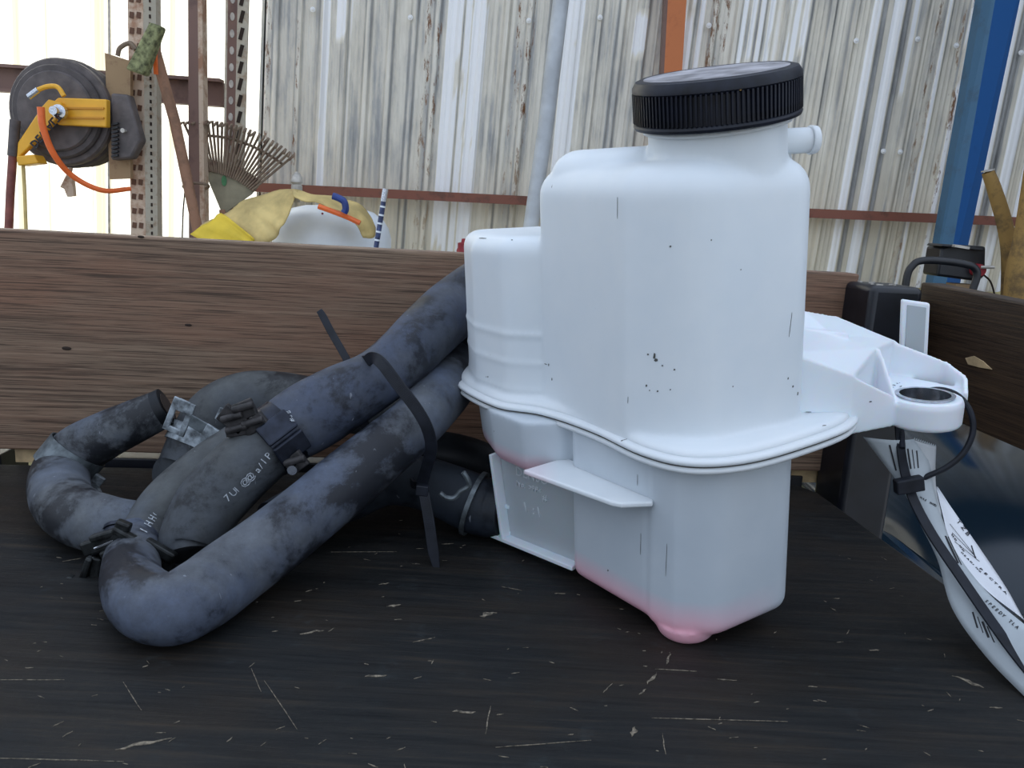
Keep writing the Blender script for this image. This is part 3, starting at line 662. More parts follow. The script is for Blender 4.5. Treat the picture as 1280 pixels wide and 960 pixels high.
# dark blue car behind the bench
t13 = thing('car', 'glossy dark blue car body parked beyond the right side of the bench', 'car', (1.1, 1.3, -.9)); o = t13.location
def hood():
    vs = []; fs = []; nx, ny = 30, 24
    for j in range(ny + 1):
        for i in range(nx + 1):
            u = i / nx; v = j / ny; x = -.62 + 1.9 * u; y = -.56 + 2.0 * v
            z = .80 - .20 * max(0, .22 - v) ** 2 * 30 * .25 - .10 * max(0, .12 - u) ** 2 * 50 + .03 * v
            vs.append(V((x, y, z)))
    for j in range(ny):
        for i in range(nx): a = j * (nx + 1) + i; fs.append((a, a + 1, a + nx + 2, a + nx + 1))
    ob_ = mesh('hood', vs, fs, M_CAR, t13); m = ob_.modifiers.new('t', 'SOLIDIFY'); m.thickness = .01; m.offset = -1
hood()
g = G(); g.box((.33, -.535, .53), (1.88, .06, .40)); g.ob('front_panel', M_CAR, t13, bevel=.02)
g = G(); g.box((.33, -.53, .30), (1.92, .10, .14)); g.ob('bumper', M_CHROME, t13, bevel=.03)
g = G(); g.box((-.60, .42, .50), (.05, 1.92, .46)); g.ob('side_panel', M_CAR, t13, bevel=.02)
for sx in (-.45, 1.15):
    G().lathe([(.0, -.09), (.18, -.09), (.25, -.08), (.26, -.04), (.26, .04), (.25, .08), (.18, .09), (0, .09)], 32, tr((sx, .0, .26)) @ Matrix.Rotation(R(90), 4, 'Y')).ob('wheel', M_RUB_D, t13)

# ================================================================== BENCH
bench = thing('workbench', 'dark stained wooden bench top with raised brown boards at back and right', 'workbench', (-.2, .3, -.9)); bo = bench.location
bo = V(bo)
e1_ = V((.255, .650, 0)); ex = V((-.9951, -.0995, 0)); ey = V((.120, -.9928, 0))
# tabletop with rounded rear right corner
pts = [e1_ + ex * 1.6, e1_ + ex * .02, e1_ + ex * .008 + ey * .004, e1_ + ey * .02, e1_ + ey * 1.0, e1_ + ey * 1.0 + ex * 1.8]
g = G(); g.prism([p - bo + V((0, 0, -.03)) for p in pts], (0, 0, .03)); g.ob('tabletop', M_TABLE, bench, smooth=False, bevel=.003)
# legs
for lx, ly in ((.2, .58), (-1.1, .45), (.28, -.15), (-1.1, -.2)):
    G().box(V((lx, ly, -.465)) - bo, (.06, .06, .87)).ob('leg', M_BLACKPAINT, bench, smooth=False)
# batten behind / under the back board
nb = V((-.0995, .9951, 0))      # away from camera
def bl(s_, n_, z): return e1_ + ex * s_ + nb * n_ + V((0, 0, z)) - bo
def slab(name, s0, s1, n0, n1, z0, z1, mat, bevel=0, dz=0):
    g = G(); g.prism([bl(s0, n0, z0), bl(s1, n0, z0), bl(s1, n1, z0), bl(s0, n1, z0)], (0, 0, z1 - z0)); return g.ob(name, mat, bench, smooth=False, bevel=bevel)
slab('back_board', -.022, 1.5, .004, .024, .010, .178, M_PLANK, .0015)
slab('rear_batten', .0, .49, .008, .05, -.05, .004, M_BLACKPAINT, .001)
slab('rear_batten', .50, .625, .008, .05, -.05, .004, M_BLACKPAINT, .001)
slab('rear_batten', .652, 1.5, .008, .05, -.05, .004, M_BLACKPAINT, .001)
for s0, s1 in ((.512, .527), (.620, .642), (-.02, .01)):
    slab('spacer_block', s0, s1, .010, .055, -.002, .0102, M_RAWWOOD)
# knots/dents in back board: small dark dimples and bare nicks
for px, py, r_ in ((88, 434, .0018), (233, 407, .0013), (176, 296, .0012)):
    P_ = at(px, py, .6); q = V((P_.x, 0, 0)); n = (P_.x - e1_.x) * .1
    g = G(); g.lathe([(0, 0), (r_, 0), (r_ * .6, .0004), (0, .0005)], 14, tr(V((P_.x, e1_.y + n + .0042 - .0004, P_.z)) - bo) @ Matrix.Rotation(R(90), 4, 'X') @ Matrix.Diagonal((2.2, .8, 1, 1))); g.ob('knot', M_HOLE, bench)
# corner post (black gloss)
q0 = V((.271, .616, 0)); fx = V((.9951, .0995, 0)); fy = V((-.12, .9928, 0))
c4 = [q0, q0 + fx * .042, q0 + fx * .042 + fy * .046, q0 + fy * .046]
g = G(); g.prism([p - bo + V((0, 0, -.86)) for p in c4], (0, 0, .86 + .172)); g.ob('corner_post', M_BLACKPAINT, bench, smooth='auto', bevel=.005, seg=3)
# side board
s0 = V((.326, .655, 0)); sd = V((.143, -.9897, 0)); sn = V((.9897, .143, 0))
def sb(l, n_, z): return s0 + sd * l + sn * n_ + V((0, 0, z)) - bo
g = G(); L = .62
g.loft([[sb(-.0, 0, .078), sb(0, .02, .078), sb(0, .02, .1745), sb(0, 0, .1745)], [sb(L, 0, .058), sb(L, .02, .058), sb(L, .02, .152), sb(L, 0, .152)]]); g.ob('side_board', M_PLANK2, bench, smooth=False, bevel=.0015)
g = G(); g.prism([V(p) - bo + V((0, 0, .085)) for p in ((.3060, .6560, 0), (.3300, .6580, 0), (.3290, .6670, 0), (.3050, .6650, 0))], (0, 0, .075)); g.ob('joining_block', M_BLACKPAINT, bench, smooth=False)
# worn nick on the side board
d = ray(1222, 453); k = (s0 - CAMP).dot(sn) / d.dot(sn); P_ = CAMP + d * k - bo
g = G(); g.prism([P_ + sd * a_ + V((0, 0, b_)) - sn * .0012 for a_, b_ in ((-.012, .001), (-.004, .004), (.006, .002), (.016, -.002), (.004, -.003), (-.008, -.003))], sn * .001); g.ob('bare_nick', M_RAWWOOD, bench, smooth=False)
# bare wood scars and splinters on the tabletop
g = G()
def scar(px, py, ln, wd, ang):
    c = onz(px, py, .0) - bo; n = 7; up = []; dn = []
    for i in range(n):
        u = i / (n - 1) - .5; w = wd * (1 - (2 * u) ** 2) * random.uniform(.35, 1) + .0001
        d_ = V((math.cos(ang), math.sin(ang), 0)); q = V((-math.sin(ang), math.cos(ang), 0)); j = random.uniform(-.3, .3) * wd
        up.append(c + d_ * ln * u + q * (w / 2 + j)); dn.append(c + d_ * ln * u - q * (w / 2 - j))
    g.prism(up + dn[::-1], (0, 0, .00025))
for a_ in ((835, 823, .012, .002, 1.2), (815, 848, .012, .0016, 1.0), (803, 865, .006, .0012, .9), (792, 915, .007, .0025, 1.3), (900, 900, .06, .0003, .05), (908, 850, .01, .0008, 0), (845, 838, .02, .0004, .0),
           (492, 757, .008, .003, .3), (610, 768, .010, .004, .6), (390, 790, .012, .003, .4), (580, 890, .01, .002, 0), (180, 930, .02, .0025, .4), (165, 870, .025, .0003, 2.3), (1210, 852, .014, .0028, 2.4), (1245, 885, .006, .001, 0),
           (680, 930, .04, .0003, .2), (610, 900, .02, .0006, 1.5), (640, 736, .012, .0008, -.3), (700, 742, .006, .0012, 0), (455, 690, .04, .0003, .15), (400, 620, .05, .0006, .2), (480, 730, .006, .001, .4), (470, 845, .01, .002, .2),
           (830, 930, .014, .0006, 1.5), (35, 850, .03, .0003, .1), (70, 950, .05, .0005, .05), (1045, 748, .004, .0016, .3), (1042, 762, .004, .0008, 2), (1060, 790, .006, .0006, 1), (1093, 813, .006, .0012, .1),
           (170, 640, .008, .0006, -.3), (90, 700, .01, .0003, .6), (560, 680, .008, .0015, .3), (520, 705, .005, .0012, 0), (350, 880, .04, .0003, 2.2), (320, 850, .02, .0003, 2.1), (530, 800, .012, .0006, .5), (760, 860, .01, .0006, 1.0)):
    scar(*a_)
for k in range(170):
    sx_, sy_ = random.uniform(0, 1280), random.uniform(640, 960)
    if sx_ > 1010 and sy_ < 625 + (sx_ - 1010) * .72: continue
    scar(sx_, sy_, random.uniform(.001, .0045), random.uniform(.00015, .0005), random.gauss(.1, .7))
tag(g.ob('bare_wood_scars', M_SCAR, bench, smooth=False), kind='stuff')
# paint skin curls on corner post top
g = G()
for k in range(9):
    p = q0 + fx * random.uniform(.002, .03) + fy * random.uniform(.002, .04) + V((0, 0, .1725)) - bo
    g.box(p, (random.uniform(.002, .006), .0015, .001), Matrix.Rotation(random.uniform(0, 3), 3, 'Z'))
tag(g.ob('pale_paint_flecks', M_FINIAL, bench, smooth=False), kind='stuff')

# ================================================================== COOLANT TANK
PV = V((.092, .377, 0)); RT = Matrix.Rotation(R(3), 4, 'X') @ Matrix.Rotation(R(-5.5), 4, 'Y')
tank = thing('coolant_tank', 'milky white plastic coolant expansion tank with a black ribbed screw cap', 'tank', PV)
tank.rotation_euler = RT.to_euler()
def LP(x, y, z): return V((x, y, z)) - PV
def lw(p): return RT.to_3x3() @ V(p) + PV     # local offset -> world
def rpoly(cs, n=7):
    """cs: (x,y,r) corners, counter-clockwise or clockwise; rounded"""
    out = []; m = len(cs)
    for i in range(m):
        a = V(cs[i - 1][:2]); b = V(cs[i][:2]); c = V(cs[(i + 1) % m][:2]); r_ = cs[i][2]
        u = (a - b).normalized(); w = (c - b).normalized(); th = u.angle(w); d = min(r_ / math.tan(th / 2), (a - b).length * .48, (c - b).length * .48)
        p0 = b + u * d; p2 = b + w * d
        for k in range(n):
            t_ = k / (n - 1); out.append(p0 * (1 - t_) ** 2 + b * 2 * t_ * (1 - t_) + p2 * t_ ** 2)
    return out
def inset(poly, d):
    n = len(poly); ar = sum(poly[i].x * poly[(i + 1) % n].y - poly[(i + 1) % n].x * poly[i].y for i in range(n)); sg = 1 if ar > 0 else -1; out = []
    for i in range(n):
        t_ = (poly[(i + 1) % n] - poly[i - 1]); 
        if t_.length < 1e-9: out.append(poly[i].copy()); continue
        t_.normalize(); out.append(poly[i] + V((-t_.y, t_.x)) * sg * d)
    return out
def body(prof, cs, n=7):
    """prof: list of (z, inset)"""
    base = rpoly(cs, n); g = G(); g.loft([[LP(q.x, q.y, z) for q in inset(base, d)] for z, d in prof]); return g
def dome(z0, z1, r_, d0, d1, up=True, k=5):
    """profile from z0 to z1 with a rounded edge of radius r_ at z1 end"""
    P_ = [(z0, d0)]; s_ = 1 if z1 > z0 else -1
    for i in range(k + 1):
        a_ = math.pi / 2 * i / k; P_.append((z1 - s_ * r_ + s_ * r_ * math.sin(a_), d1 + r_ * (1 - math.cos(a_)))); 
    return P_
MAINU = [(.0685, .3945, .012), (.101, .3715, .036), (.1635, .403, .022), (.146, .500, .03), (.055, .525, .02), (.0282, .4640, .010)]
LOBEU = [(.036, .4600, .008), (.008, .4690, .018), (-.0125, .500, .022), (-.0235, .552, .02), (.06, .562, .02), (.075, .46, .01)]
upper = G()
def merge(dst, src): dst.add(src.v, src.f)
merge(upper, body(dome(.100, .2385, .016, 0, .001, k=8), MAINU))
merge(upper, body(dome(.200, .2465, .016, 0, .001, k=8), [(.0335, .4600, .012), (.066, .4200, .02), (.100, .415, .02), (.13, .47, .03), (.10, .51, .02), (.058, .518, .02)]))
merge(upper, body(dome(.100, .201, .010, 0, .001), LOBEU))
for z_ in (.128, .145, .112):
    merge(upper, body([(z_ - .0022, .001), (z_, -.0007), (z_ + .0022, .001)], LOBEU))
# shoulder rising to the neck
ax = V((-.085, -.165, 1)).normalized(); NC = LP(.1165, .419, .2415)
Q = ax.to_track_quat('Z', 'Y').to_matrix().to_4x4(); NM = Matrix.Translation(NC) @ Q
g = G(); g.lathe([(.0385, -.040), (.0365, -.016), (.0340, -.010), (.0328, -.002), (.0325, .020)], 48, NM); merge(upper, g)
def remesh(g, name, mat, parent, vox=.0013, it=8, fac=.5):
    ob_ = mesh(name, g.v, g.f, mat, parent); m = ob_.modifiers.new('r', 'REMESH'); m.mode = 'VOXEL'; m.voxel_size = vox; m.use_smooth_shade = True
    m2 = ob_.modifiers.new('s', 'SMOOTH'); m2.factor = fac; m2.iterations = it
    dg = bpy.context.evaluated_depsgraph_get(); me = bpy.data.meshes.new_from_object(ob_.evaluated_get(dg)); me.name = name
    ob_.modifiers.clear(); old = ob_.data; ob_.data = me; bpy.data.meshes.remove(old); me.shade_smooth(); return ob_
FL = [(-.0300, .538), (-.0222, .5075), (.0007, .4680), (.0270, .4500), (.0534, .4154), (.0735, .3790), (.0935, .3615), (.120, .3625), (.1523, .3800), (.188, .4090), (.196, .440), (.175, .50), (.13, .55), (.05, .573), (-.006, .572), (-.026, .559)]
FLs = [V(p) for p in cat(FL, 7, True)]
def fl_loft(prof): g = G(); g.loft([[LP(q.x, q.y, z) for q in inset(FLs, d)] for z, d in prof]); return g
# sloping skirt from the shoulder to the seam
merge(upper, fl_loft([(.1025, .0035), (.106, .0035), (.1075, .0055), (.1085, .012), (.1095, .02)]))
remesh(upper, 'upper_shell', M_PLASTIC, tank)
tank_seam = fl_loft([(.0965, .004), (.0970, .0012), (.0978, .0004), (.0990, .0002), (.1000, .0012), (.1004, .0030), (.1008, .0012), (.1018, -.0004), (.1034, -.0004), (.1044, .0010), (.1047, .005)]).ob('seam_flange', M_PLASTIC, tank, smooth=True)
fl_loft([(.1001, .0017), (.1003, .0010), (.1006, .0017)]).ob('seam_grime', M_DIRTLINE, tank, smooth=True)
# lower shell
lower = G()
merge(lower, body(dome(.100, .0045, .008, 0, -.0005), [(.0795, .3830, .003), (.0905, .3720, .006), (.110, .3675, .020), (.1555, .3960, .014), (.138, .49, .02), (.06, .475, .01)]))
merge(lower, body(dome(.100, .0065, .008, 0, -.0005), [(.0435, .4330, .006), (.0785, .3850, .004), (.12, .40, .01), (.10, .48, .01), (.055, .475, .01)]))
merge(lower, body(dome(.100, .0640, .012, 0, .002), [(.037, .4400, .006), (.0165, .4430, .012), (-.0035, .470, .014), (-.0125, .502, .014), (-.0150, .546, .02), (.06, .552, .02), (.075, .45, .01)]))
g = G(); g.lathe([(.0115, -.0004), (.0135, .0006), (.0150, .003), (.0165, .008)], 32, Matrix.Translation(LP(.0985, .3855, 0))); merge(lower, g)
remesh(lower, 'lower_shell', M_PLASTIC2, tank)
# shelf rib
g = G(); g.prism([LP(*p, .0735) for p in ((.016, .4290), (.0600, .3815), (.0645, .3790), (.0800, .3795), (.0820, .3870), (.0780, .395), (.040, .447))], (0, 0, .0028)); g.ob('shelf_rib', M_PLASTIC, tank, smooth=False, bevel=.0008)
# web panel with frame
pa = V((.0050, .4830)); pb = V((.0455, .4440)); dd = (pb - pa).normalized(); nn = V((-dd.y, dd.x)) * -1      # nn toward camera/left
if nn.y > 0: nn = -nn
def wp(s_, n_, z): q = pa + dd * s_ + nn * n_; return LP(q.x, q.y, z)
LW = (pb - pa).length
g = G(); g.prism([wp(0, 0, .010), wp(LW, 0, .010), wp(LW, 0, .068), wp(-.006, 0, .068)], wp(0, -.003, .01) - wp(0, 0, .01)); g.ob('web_panel', M_PLASTIC_GREY, tank, smooth=False)
g = G(); g.prism([wp(-.002, .007, .010), wp(.0005, .007, .010), wp(-.0065, .007, .066), wp(-.009, .007, .066)], wp(0, -.004, .01) - wp(0, .007, .01)); g.ob('side_rib', M_BRACKET, tank, smooth=False, bevel=.0005)
g = G(); g.prism([wp(-.020, .007, .0085), wp(LW + .002, .007, .0085), wp(LW + .002, .007, .0112), wp(-.020, .007, .0112)], wp(0, -.004, .01) - wp(0, .007, .01)); g.ob('bottom_rib', M_BRACKET, tank, smooth=False, bevel=.0005)
ud = (wp(1, 0, 0) - wp(0, 0, 0)).normalized(); nd = (wp(0, 1, 0) - wp(0, 0, 0)).normalized()
M_EMB = simple('raised_plastic_letters', (.62, .66, .68), .3, var=.1)
text('DENSO', wp(.008, .0002, .0545), ud, V((0, 0, 1)), .0082, M_EMB, tank, 'embossed_lettering', .0004)
text('No.  >PP<', wp(.008, .0002, .0475), ud, V((0, 0, 1)), .0050, M_EMB, tank, 'embossed_lettering', .0004)
text('\\  : \\', wp(.014, .0002, .032), ud, V((0, 0, 1)), .0085, M_EMB, tank, 'embossed_mark', .0004)
text('#', wp(.030, .0002, .0435), ud, V((0, 0, 1)), .0062, M_EMB, tank, 'embossed_mark', .0004)
# rear foot
g = G(); g.prism([LP(*p, 0) for p in ((.0125, .487), (.026, .4680), (.0400, .4640), (.050, .472), (.045, .50), (.02, .505))], (0, 0, .012)); g.ob('rear_foot', M_PLASTIC_GREY, tank, smooth=False, bevel=.001)
# outlet pipe
pa3 = LP(.012, .497, .0245); pb3 = LP(-.016, .508, .0265)
g = G(); g.tube([pa3 + (pa3 - pb3) * .6, pb3], .0125, 28); g.ob('outlet_pipe', M_PLASTIC_GREY, tank)
for dz in (-.012, .006):
    g = G(); g.beam(LP(.006, .484, .0245 + dz), LP(-.0145, .494, .026 + dz), .0022, .004); g.ob('outlet_rib', M_BRACKET, tank, smooth=False)
# thread line and neck ring
g = hoop(NC + ax * .0135, ax, .0336, .0016, .0012, 64); g.ob('neck_ring', M_PLASTIC, tank, smooth=True)
# overflow nipple
xr = (V((1, .10, .02))).normalized(); c0 = NC + ax * .0035 + V((.002, .004, 0))
g = G(); g.tube([c0 + xr * .030, c0 + xr * .046], .0062, 20); g.tube([c0 + xr * .0455, c0 + xr * .0495], [.0072, .0066], 20); g.ob('overflow_nipple', M_PLASTIC, tank, bevel=.0006)
g = G(); g.prism([LP(.152, .43, .236), LP(.157, .43, .236), LP(.1540, .43, .248), LP(.149, .43, .248)], (0, .003, 0)); g.ob('nipple_web', M_PLASTIC, tank, smooth=False)
# cap
cap = G(); CM = Matrix.Translation(NC + ax * .0155) @ Q
cap.lathe([(a_ * .967, b_ * .95) for a_, b_ in [(.0360, 0), (.0400, -.0002), (.0406, .0012), (.0403, .0022), (.0396, .0028), (.0390, .016), (.0404, .0175), (.0402, .0195), (.0385, .0222), (.0360, .0230), (.0345, .0226)]], 96, CM)
cap_o = cap.ob('screw_cap', M_CAP, tank)
g = G(); g.lathe([(.0334, .0212), (.0334, .0217), (.0, .0222)], 64, CM, cap=False); o_ = g.ob('cap_face', M_CAPTOP, cap_o)
ribg = G(); NR = 110
rib_me = None
for k in range(NR):
    a_ = 2 * math.pi * k / NR; Mk = CM @ Matrix.Rotation(a_, 4, 'Z')
    if rib_me is None:
        gg = G(); gg.prism([(.0376, -.0005, .0024), (.0393, -.0002, .0028), (.0391, -.0002, .0160), (.0376, -.0005, .0168)], (0, .0009, 0)); ro = gg.ob('grip_rib', M_CAP, cap_o, smooth=False); rib_me = ro.data
    else:
        ro = bpy.data.objects.new('grip_rib', rib_me); COL.objects.link(ro); ro.parent = cap_o
    ro.matrix_local = Mk
g = G(); g.prism([(-.002, 0, .0005), (-.0005, 0, -.0018), (.0006, 0, -.0008), (.0018, 0, .0006), (.0002, 0, .0016)], (0, .0008, 0)); nick = g.ob('worn_nick', M_BARK, cap_o, smooth=False, bevel=.0005)
vdir = (CM.to_3x3().inverted() @ V((0, -1, 0))); an = math.atan2(vdir.y, vdir.x) + R(3); nick.matrix_local = CM @ Matrix.Rotation(an, 4, 'Z') @ Matrix.Translation((.0388, 0, .0172)) @ Matrix.Rotation(R(90), 4, 'Z')
# side bracket
br = G(); th = .0024
def wall_(p, q, zb, zt0, zt1, t_=th):
    p = V(p); q = V(q); d_ = (q - p).normalized(); n_ = V((-d_.y, d_.x)) * t_
    br.prism([LP(p.x, p.y, zb), LP(q.x, q.y, zb), LP(q.x, q.y, zt1), LP(p.x, p.y, zt0)], (n_.x, n_.y, 0))
wall_((.150, .4085), (.190, .4175), .099, .1430, .1265); wall_((.190, .4175), (.2180, .4290), .0945, .1265, .1110)
def plate(P_, t_=th): br.prism([LP(*p) for p in P_], (0, 0, -t_))
plate([(.152, .409, .1430), (.190, .4175, .1270), (.216, .452, .1330), (.190, .452, .1420), (.155, .452, .150)])
plate([(.155, .452, .150), (.190, .452, .1420), (.216, .452, .1330), (.2380, .480, .1310), (.2036, .480, .1466), (.1805, .468, .1530), (.155, .47, .155)])
plate([(.188, .418, .1075), (.2180, .429, .1075)] + [(.2370 + .0165 * math.cos(R(a_)), .4360 + .0165 * math.sin(R(a_)), .1075) for a_ in range(190, 5, -15)] + [(.262, .442, .1075), (.264, .455, .1085), (.240, .481, .110), (.190, .481, .110)])
wall_((.236, .480), (.262, .468), .106, .1305, .1200); wall_((.262, .468), (.2655, .452), .104, .1200, .1150); wall_((.2655, .452), (.260, .440), .102, .1150, .1090); wall_((.20, .482), (.240, .480), .106, .1466, .1300)
wall_((.190, .419), (.216, .452), .107, .1265, .1330); wall_((.216, .452), (.237, .480), .107, .1330, .1310)
wall_((.216, .452), (.2185, .432), .107, .1330, .1090)
EC = V((.2370, .4360))
g = G(); g.lathe([(.0135, .0935), (.0178, .0935), (.0192, .0950), (.0195, .1060), (.0185, .1090), (.0135, .1090), (.0135, .0935)], 48, Matrix.Translation(LP(EC.x, EC.y, 0)), cap=False); merge(br, g)
# body root web under the bracket
wall_((.150, .452), (.200, .452), .100, .15, .142); wall_((.160, .470), (.205, .480), .100, .153, .146)
def keep_hole(g): return g
bro = remesh(br, 'side_bracket', M_BRACKET, tank, .0009, 4, .5)
g = G(); g.lathe([(.0128, .0945), (.0140, .0945), (.0140, .1098), (.0150, .1102), (.0128, .1102), (.0128, .0945)], 40, Matrix.Translation(LP(EC.x, EC.y, 0)), cap=False); g.ob('steel_sleeve', M_STEEL, bro)
g = G(); g.lathe([(0, .1079), (.0040, .1079), (.0036, .1082), (0, .1082)], 20, Matrix.Translation(LP(.2245, .458, 0))); g.ob('bolt_recess', M_PLASTIC_GREY, bro)
g = G()
for k in range(60):
    x_ = random.gauss(.2245, .006); y_ = random.gauss(.461, .005); g.box(LP(x_, y_, .1086), (random.uniform(.0003, .0009),) * 2 + (.0003,))
tag(g.ob('grime_specks', M_DIRTLINE, bro, smooth=False), kind='stuff')
# upright clip tab
g = G(); g.prism([LP(.2440, .486, .1540), LP(.2605, .486, .1510), LP(.2620, .486, .1185), LP(.2570, .486, .1140), LP(.2455, .486, .1215)], (0, .004, 0)); tabo = g.ob('clip_tab', M_BRACKET, tank, smooth=False, bevel=.0012)
g = G(); g.prism([LP(.2468, .4853, .1508), LP(.2578, .4853, .1487), LP(.2588, .4853, .1212), LP(.2476, .4853, .1235)], (0, .0012, 0)); g.ob('tab_window', M_PLASTIC_GREY, tabo, smooth=False)
# parting line scuffs on the upper shell, sitting on its surface
dg = bpy.context.evaluated_depsgraph_get()
def surf(px, py, ob_name=None):
    dg = bpy.context.evaluated_depsgraph_get(); d_ = ray(px, py).normalized(); hit, loc, nrm, idx, ob_, m_ = S.ray_cast(dg, CAMP, d_)
    return (loc, nrm, ob_) if hit else (None, None, None)
bpy.context.view_layer.update()
RI = RT.to_3x3().inverted()
sc = G()
def speck(px, py, w, h):
    l_, n_, ob_ = surf(px, py)
    if l_ is None or ob_ is None: return
    q = n_.to_track_quat('Z', 'Y').to_matrix(); 
    xd = V((0, 0, 1)).cross(n_).normalized(); yd = n_.cross(xd); v4 = [l_ + n_ * .0002 + xd * w * a_ + yd * h * b_ for a_, b_ in ((-.5, -.3), (0, -.5), (.5, -.2), (.4, .4), (-.2, .5))]
    sc.prism([RI @ (v - PV) for v in v4], RI @ (n_ * -.0004))
for px, py, w, h in ((818, 445, .0012, .0030), (820, 450, .0020, .0016), (810, 443, .001, .0008), (828, 457, .0010, .0006), (843, 462, .0009, .0009), (808, 482, .0009, .0012), (822, 489, .0009, .0009), (812, 488, .0006, .0006), (838, 487, .0006, .0008), (686, 456, .0007, .0015), (682, 455, .003, .0004), (690, 474, .0007, .0015), (610, 471, .0008, .0010), (608, 471, .0006, .0006), (838, 308, .0009, .0009), (889, 300, .0005, .0008), (785, 500, .00022, .0035), (988, 406, .00022, .012), (772, 260, .00022, .010), (991, 483, .001, .0012), (997, 492, .0009, .0018), (1088, 502, .0018, .0007), (985, 473, .0006, .0012), (916, 483, .0006, .0006), (926, 337, .0005, .0005), (833, 700, .00022, .018), (760, 713, .0009, .0011), (780, 550, .00022, .004), (797, 600, .00022, .006), (801, 680, .00022, .012), (1010, 515, .004, .0004), (1030, 532, .003, .0004), (640, 300, .0011, .0006), (605, 298, .010, .0006)):
    speck(px, py, w, h)
tag(sc.ob('dirt_specks', M_DIRTLINE, tank, smooth=False), kind='stuff')

# ================================================================== HOSES
def hose(name, label, pts, mat, k=8, n=28, endcap=True, hollow=None):
    """pts (px,py,Y,r_px) -> tube following the measured centre line at real depth"""
    W_ = []
    for x, y, Y, rp in pts:
        if Y is None: d_ = ray(x, y); p = CAMP + d_ * (CAMP.z / (rp / FPX - d_.z)); Y = p.y
        else: p = at(x, y, Y)
        dist = (p - CAMP).dot(cf); r_ = rp * dist / FPX; p.z = max(p.z, r_ + .0004); W_.append((*p, r_))
    C_ = cat(W_, k); o = V(C_[0][:3]); o.z = 0
    t_ = thing(name, label, 'hose', o, 'rubber radiator hoses bundled beside the tank')
    P_ = [V(c[:3]) - o for c in C_]; r_ = [c[3] for c in C_]
    # resting tubes never sink below the bench
    g = G(); g.tube(P_, r_, n); ob_ = g.ob('rubber_tube', mat, t_, smooth='auto')
    return t_, P_, r_, o
def clampband(parent, P_, r_, i, mat, h=.012, name='clamp_band', a0=0, a1=2 * math.pi, ex=.0006, t_=.0012):
    ax_ = (P_[min(i + 1, len(P_) - 1)] - P_[max(0, i - 1)]).normalized()
    return hoop(P_[i], ax_, r_[i] + ex, h, t_, 48, a0, a1).ob(name, mat, parent, smooth='auto'), ax_

# A: short hose with open end on the left
HA, PA, rA, oA = hose('radiator_hose', 'short bent hose at far left, its dark open end pointing right', [
    (207, 509, .535, 24), (170, 526, .530, 27), (130, 545, .525, 30), (97, 565, .520, 33), (76, 594, .51, 35), (77, 624, None, 36), (98, 645, None, 37), (135, 657, None, 36), (175, 660, None, 32)], M_RUB_A)
# dark bare end cuff
c = PA[0]; d = (PA[1] - PA[0]).normalized()
G().tube([c - d * .0008, c + d * .020], [rA[0] + .0003, rA[0] + .0006], 28).ob('bare_end', M_RUB_D, HA)
g = G(); g.lathe([(0, 0), (rA[0] - .0035, 0), (rA[0] - .0035, -.0006), (0, -.0006)], 24, Matrix.Translation(c - d * .0012) @ d.to_track_quat('Z', 'Y').to_matrix().to_4x4()); g.ob('open_bore', M_HOLE, HA)
g, ax_ = clampband(HA, PA, rA, 27, M_BANDZN, .018, 'dusty_cuff', t_=.0008)
# metal tab behind elbow
q = at(123, 600, .515) - oA; g = G(); g.box(q, (.007, .003, .006), Matrix.Rotation(R(35), 3, 'Y')); g.box(q + V((-.002, 0, -.006)), (.004, .003, .008), Matrix.Rotation(R(-20), 3, 'Y')); g.ob('clamp_tab', M_CLAMPZN, HA, smooth=False)

# B: rear arch hose
HB, PB, rB, oB = hose('radiator_hose', 'arched rear hose with a corroded silver clamp', [
    (222, 640, .520, 34), (232, 596, .530, 36), (248, 556, .540, 37), (270, 520, .550, 37), (305, 502, .555, 37), (345, 500, .560, 36), (390, 505, .565, 34), (440, 510, .57, 32), (500, 520, .575, 30)], M_RUB_OLIVE)
g, ax_ = clampband(HB, PB, rB, 17, M_CLAMPZN, .013, 'corroded_clamp')
# clamp ears (perforated corroded tab)
for (px, py, w, h, rot, hole) in ((224, 521, .015, .024, 22, True), (284, 522, .014, .009, 25, False), (272, 546, .020, .009, 30, False)):
    q = at(px, py, .507) - oB; Rm = Matrix.Rotation(R(rot), 3, 'Y'); g = G()
    if hole:
        for cx, cz, sx, sz in ((-.0055, 0, .004, h), (.0055, 0, .004, h), (0, h * .33, .008, h * .36), (0, -h * .42, .008, h * .16)):
            g.box(q + Rm @ V((cx, 0, cz)), (sx, .002, sz), Rm)
    else: g.box(q, (w, .002, h), Rm)
    g.ob('clamp_ear', M_CLAMPZN, HB, smooth=False, bevel=.0006)
q = at(255, 535, .507) - oB; G().box(q, (.022, .0015, .008), Matrix.Rotation(R(28), 3, 'Y')).ob('clamp_bridge', M_BANDZN, HB, smooth=False, bevel=.0004)

# C: middle hose pair, joined by the black clamp to the upper hose
HC, PC, rC, oC = hose('radiator_hose', 'inner hose running up from the lower black clamp, white rubbed print on its end', [
    (168, 700, None, 28), (185, 664, .435, 31), (212, 628, .45, 33), (255, 590, .47, 32), (300, 560, .485, 32)], M_RUB_OLIVE)
HD, PD, rD, oD = hose('radiator_hose', 'wide dark cuffed hose in the middle with white printed characters', [
    (238, 712, .415, 30), (238, 676, .42, 38), (262, 630, .43, 42), (298, 590, .44, 42), (330, 562, .45, 40), (350, 545, .455, 38)], M_RUB_OLIVE)
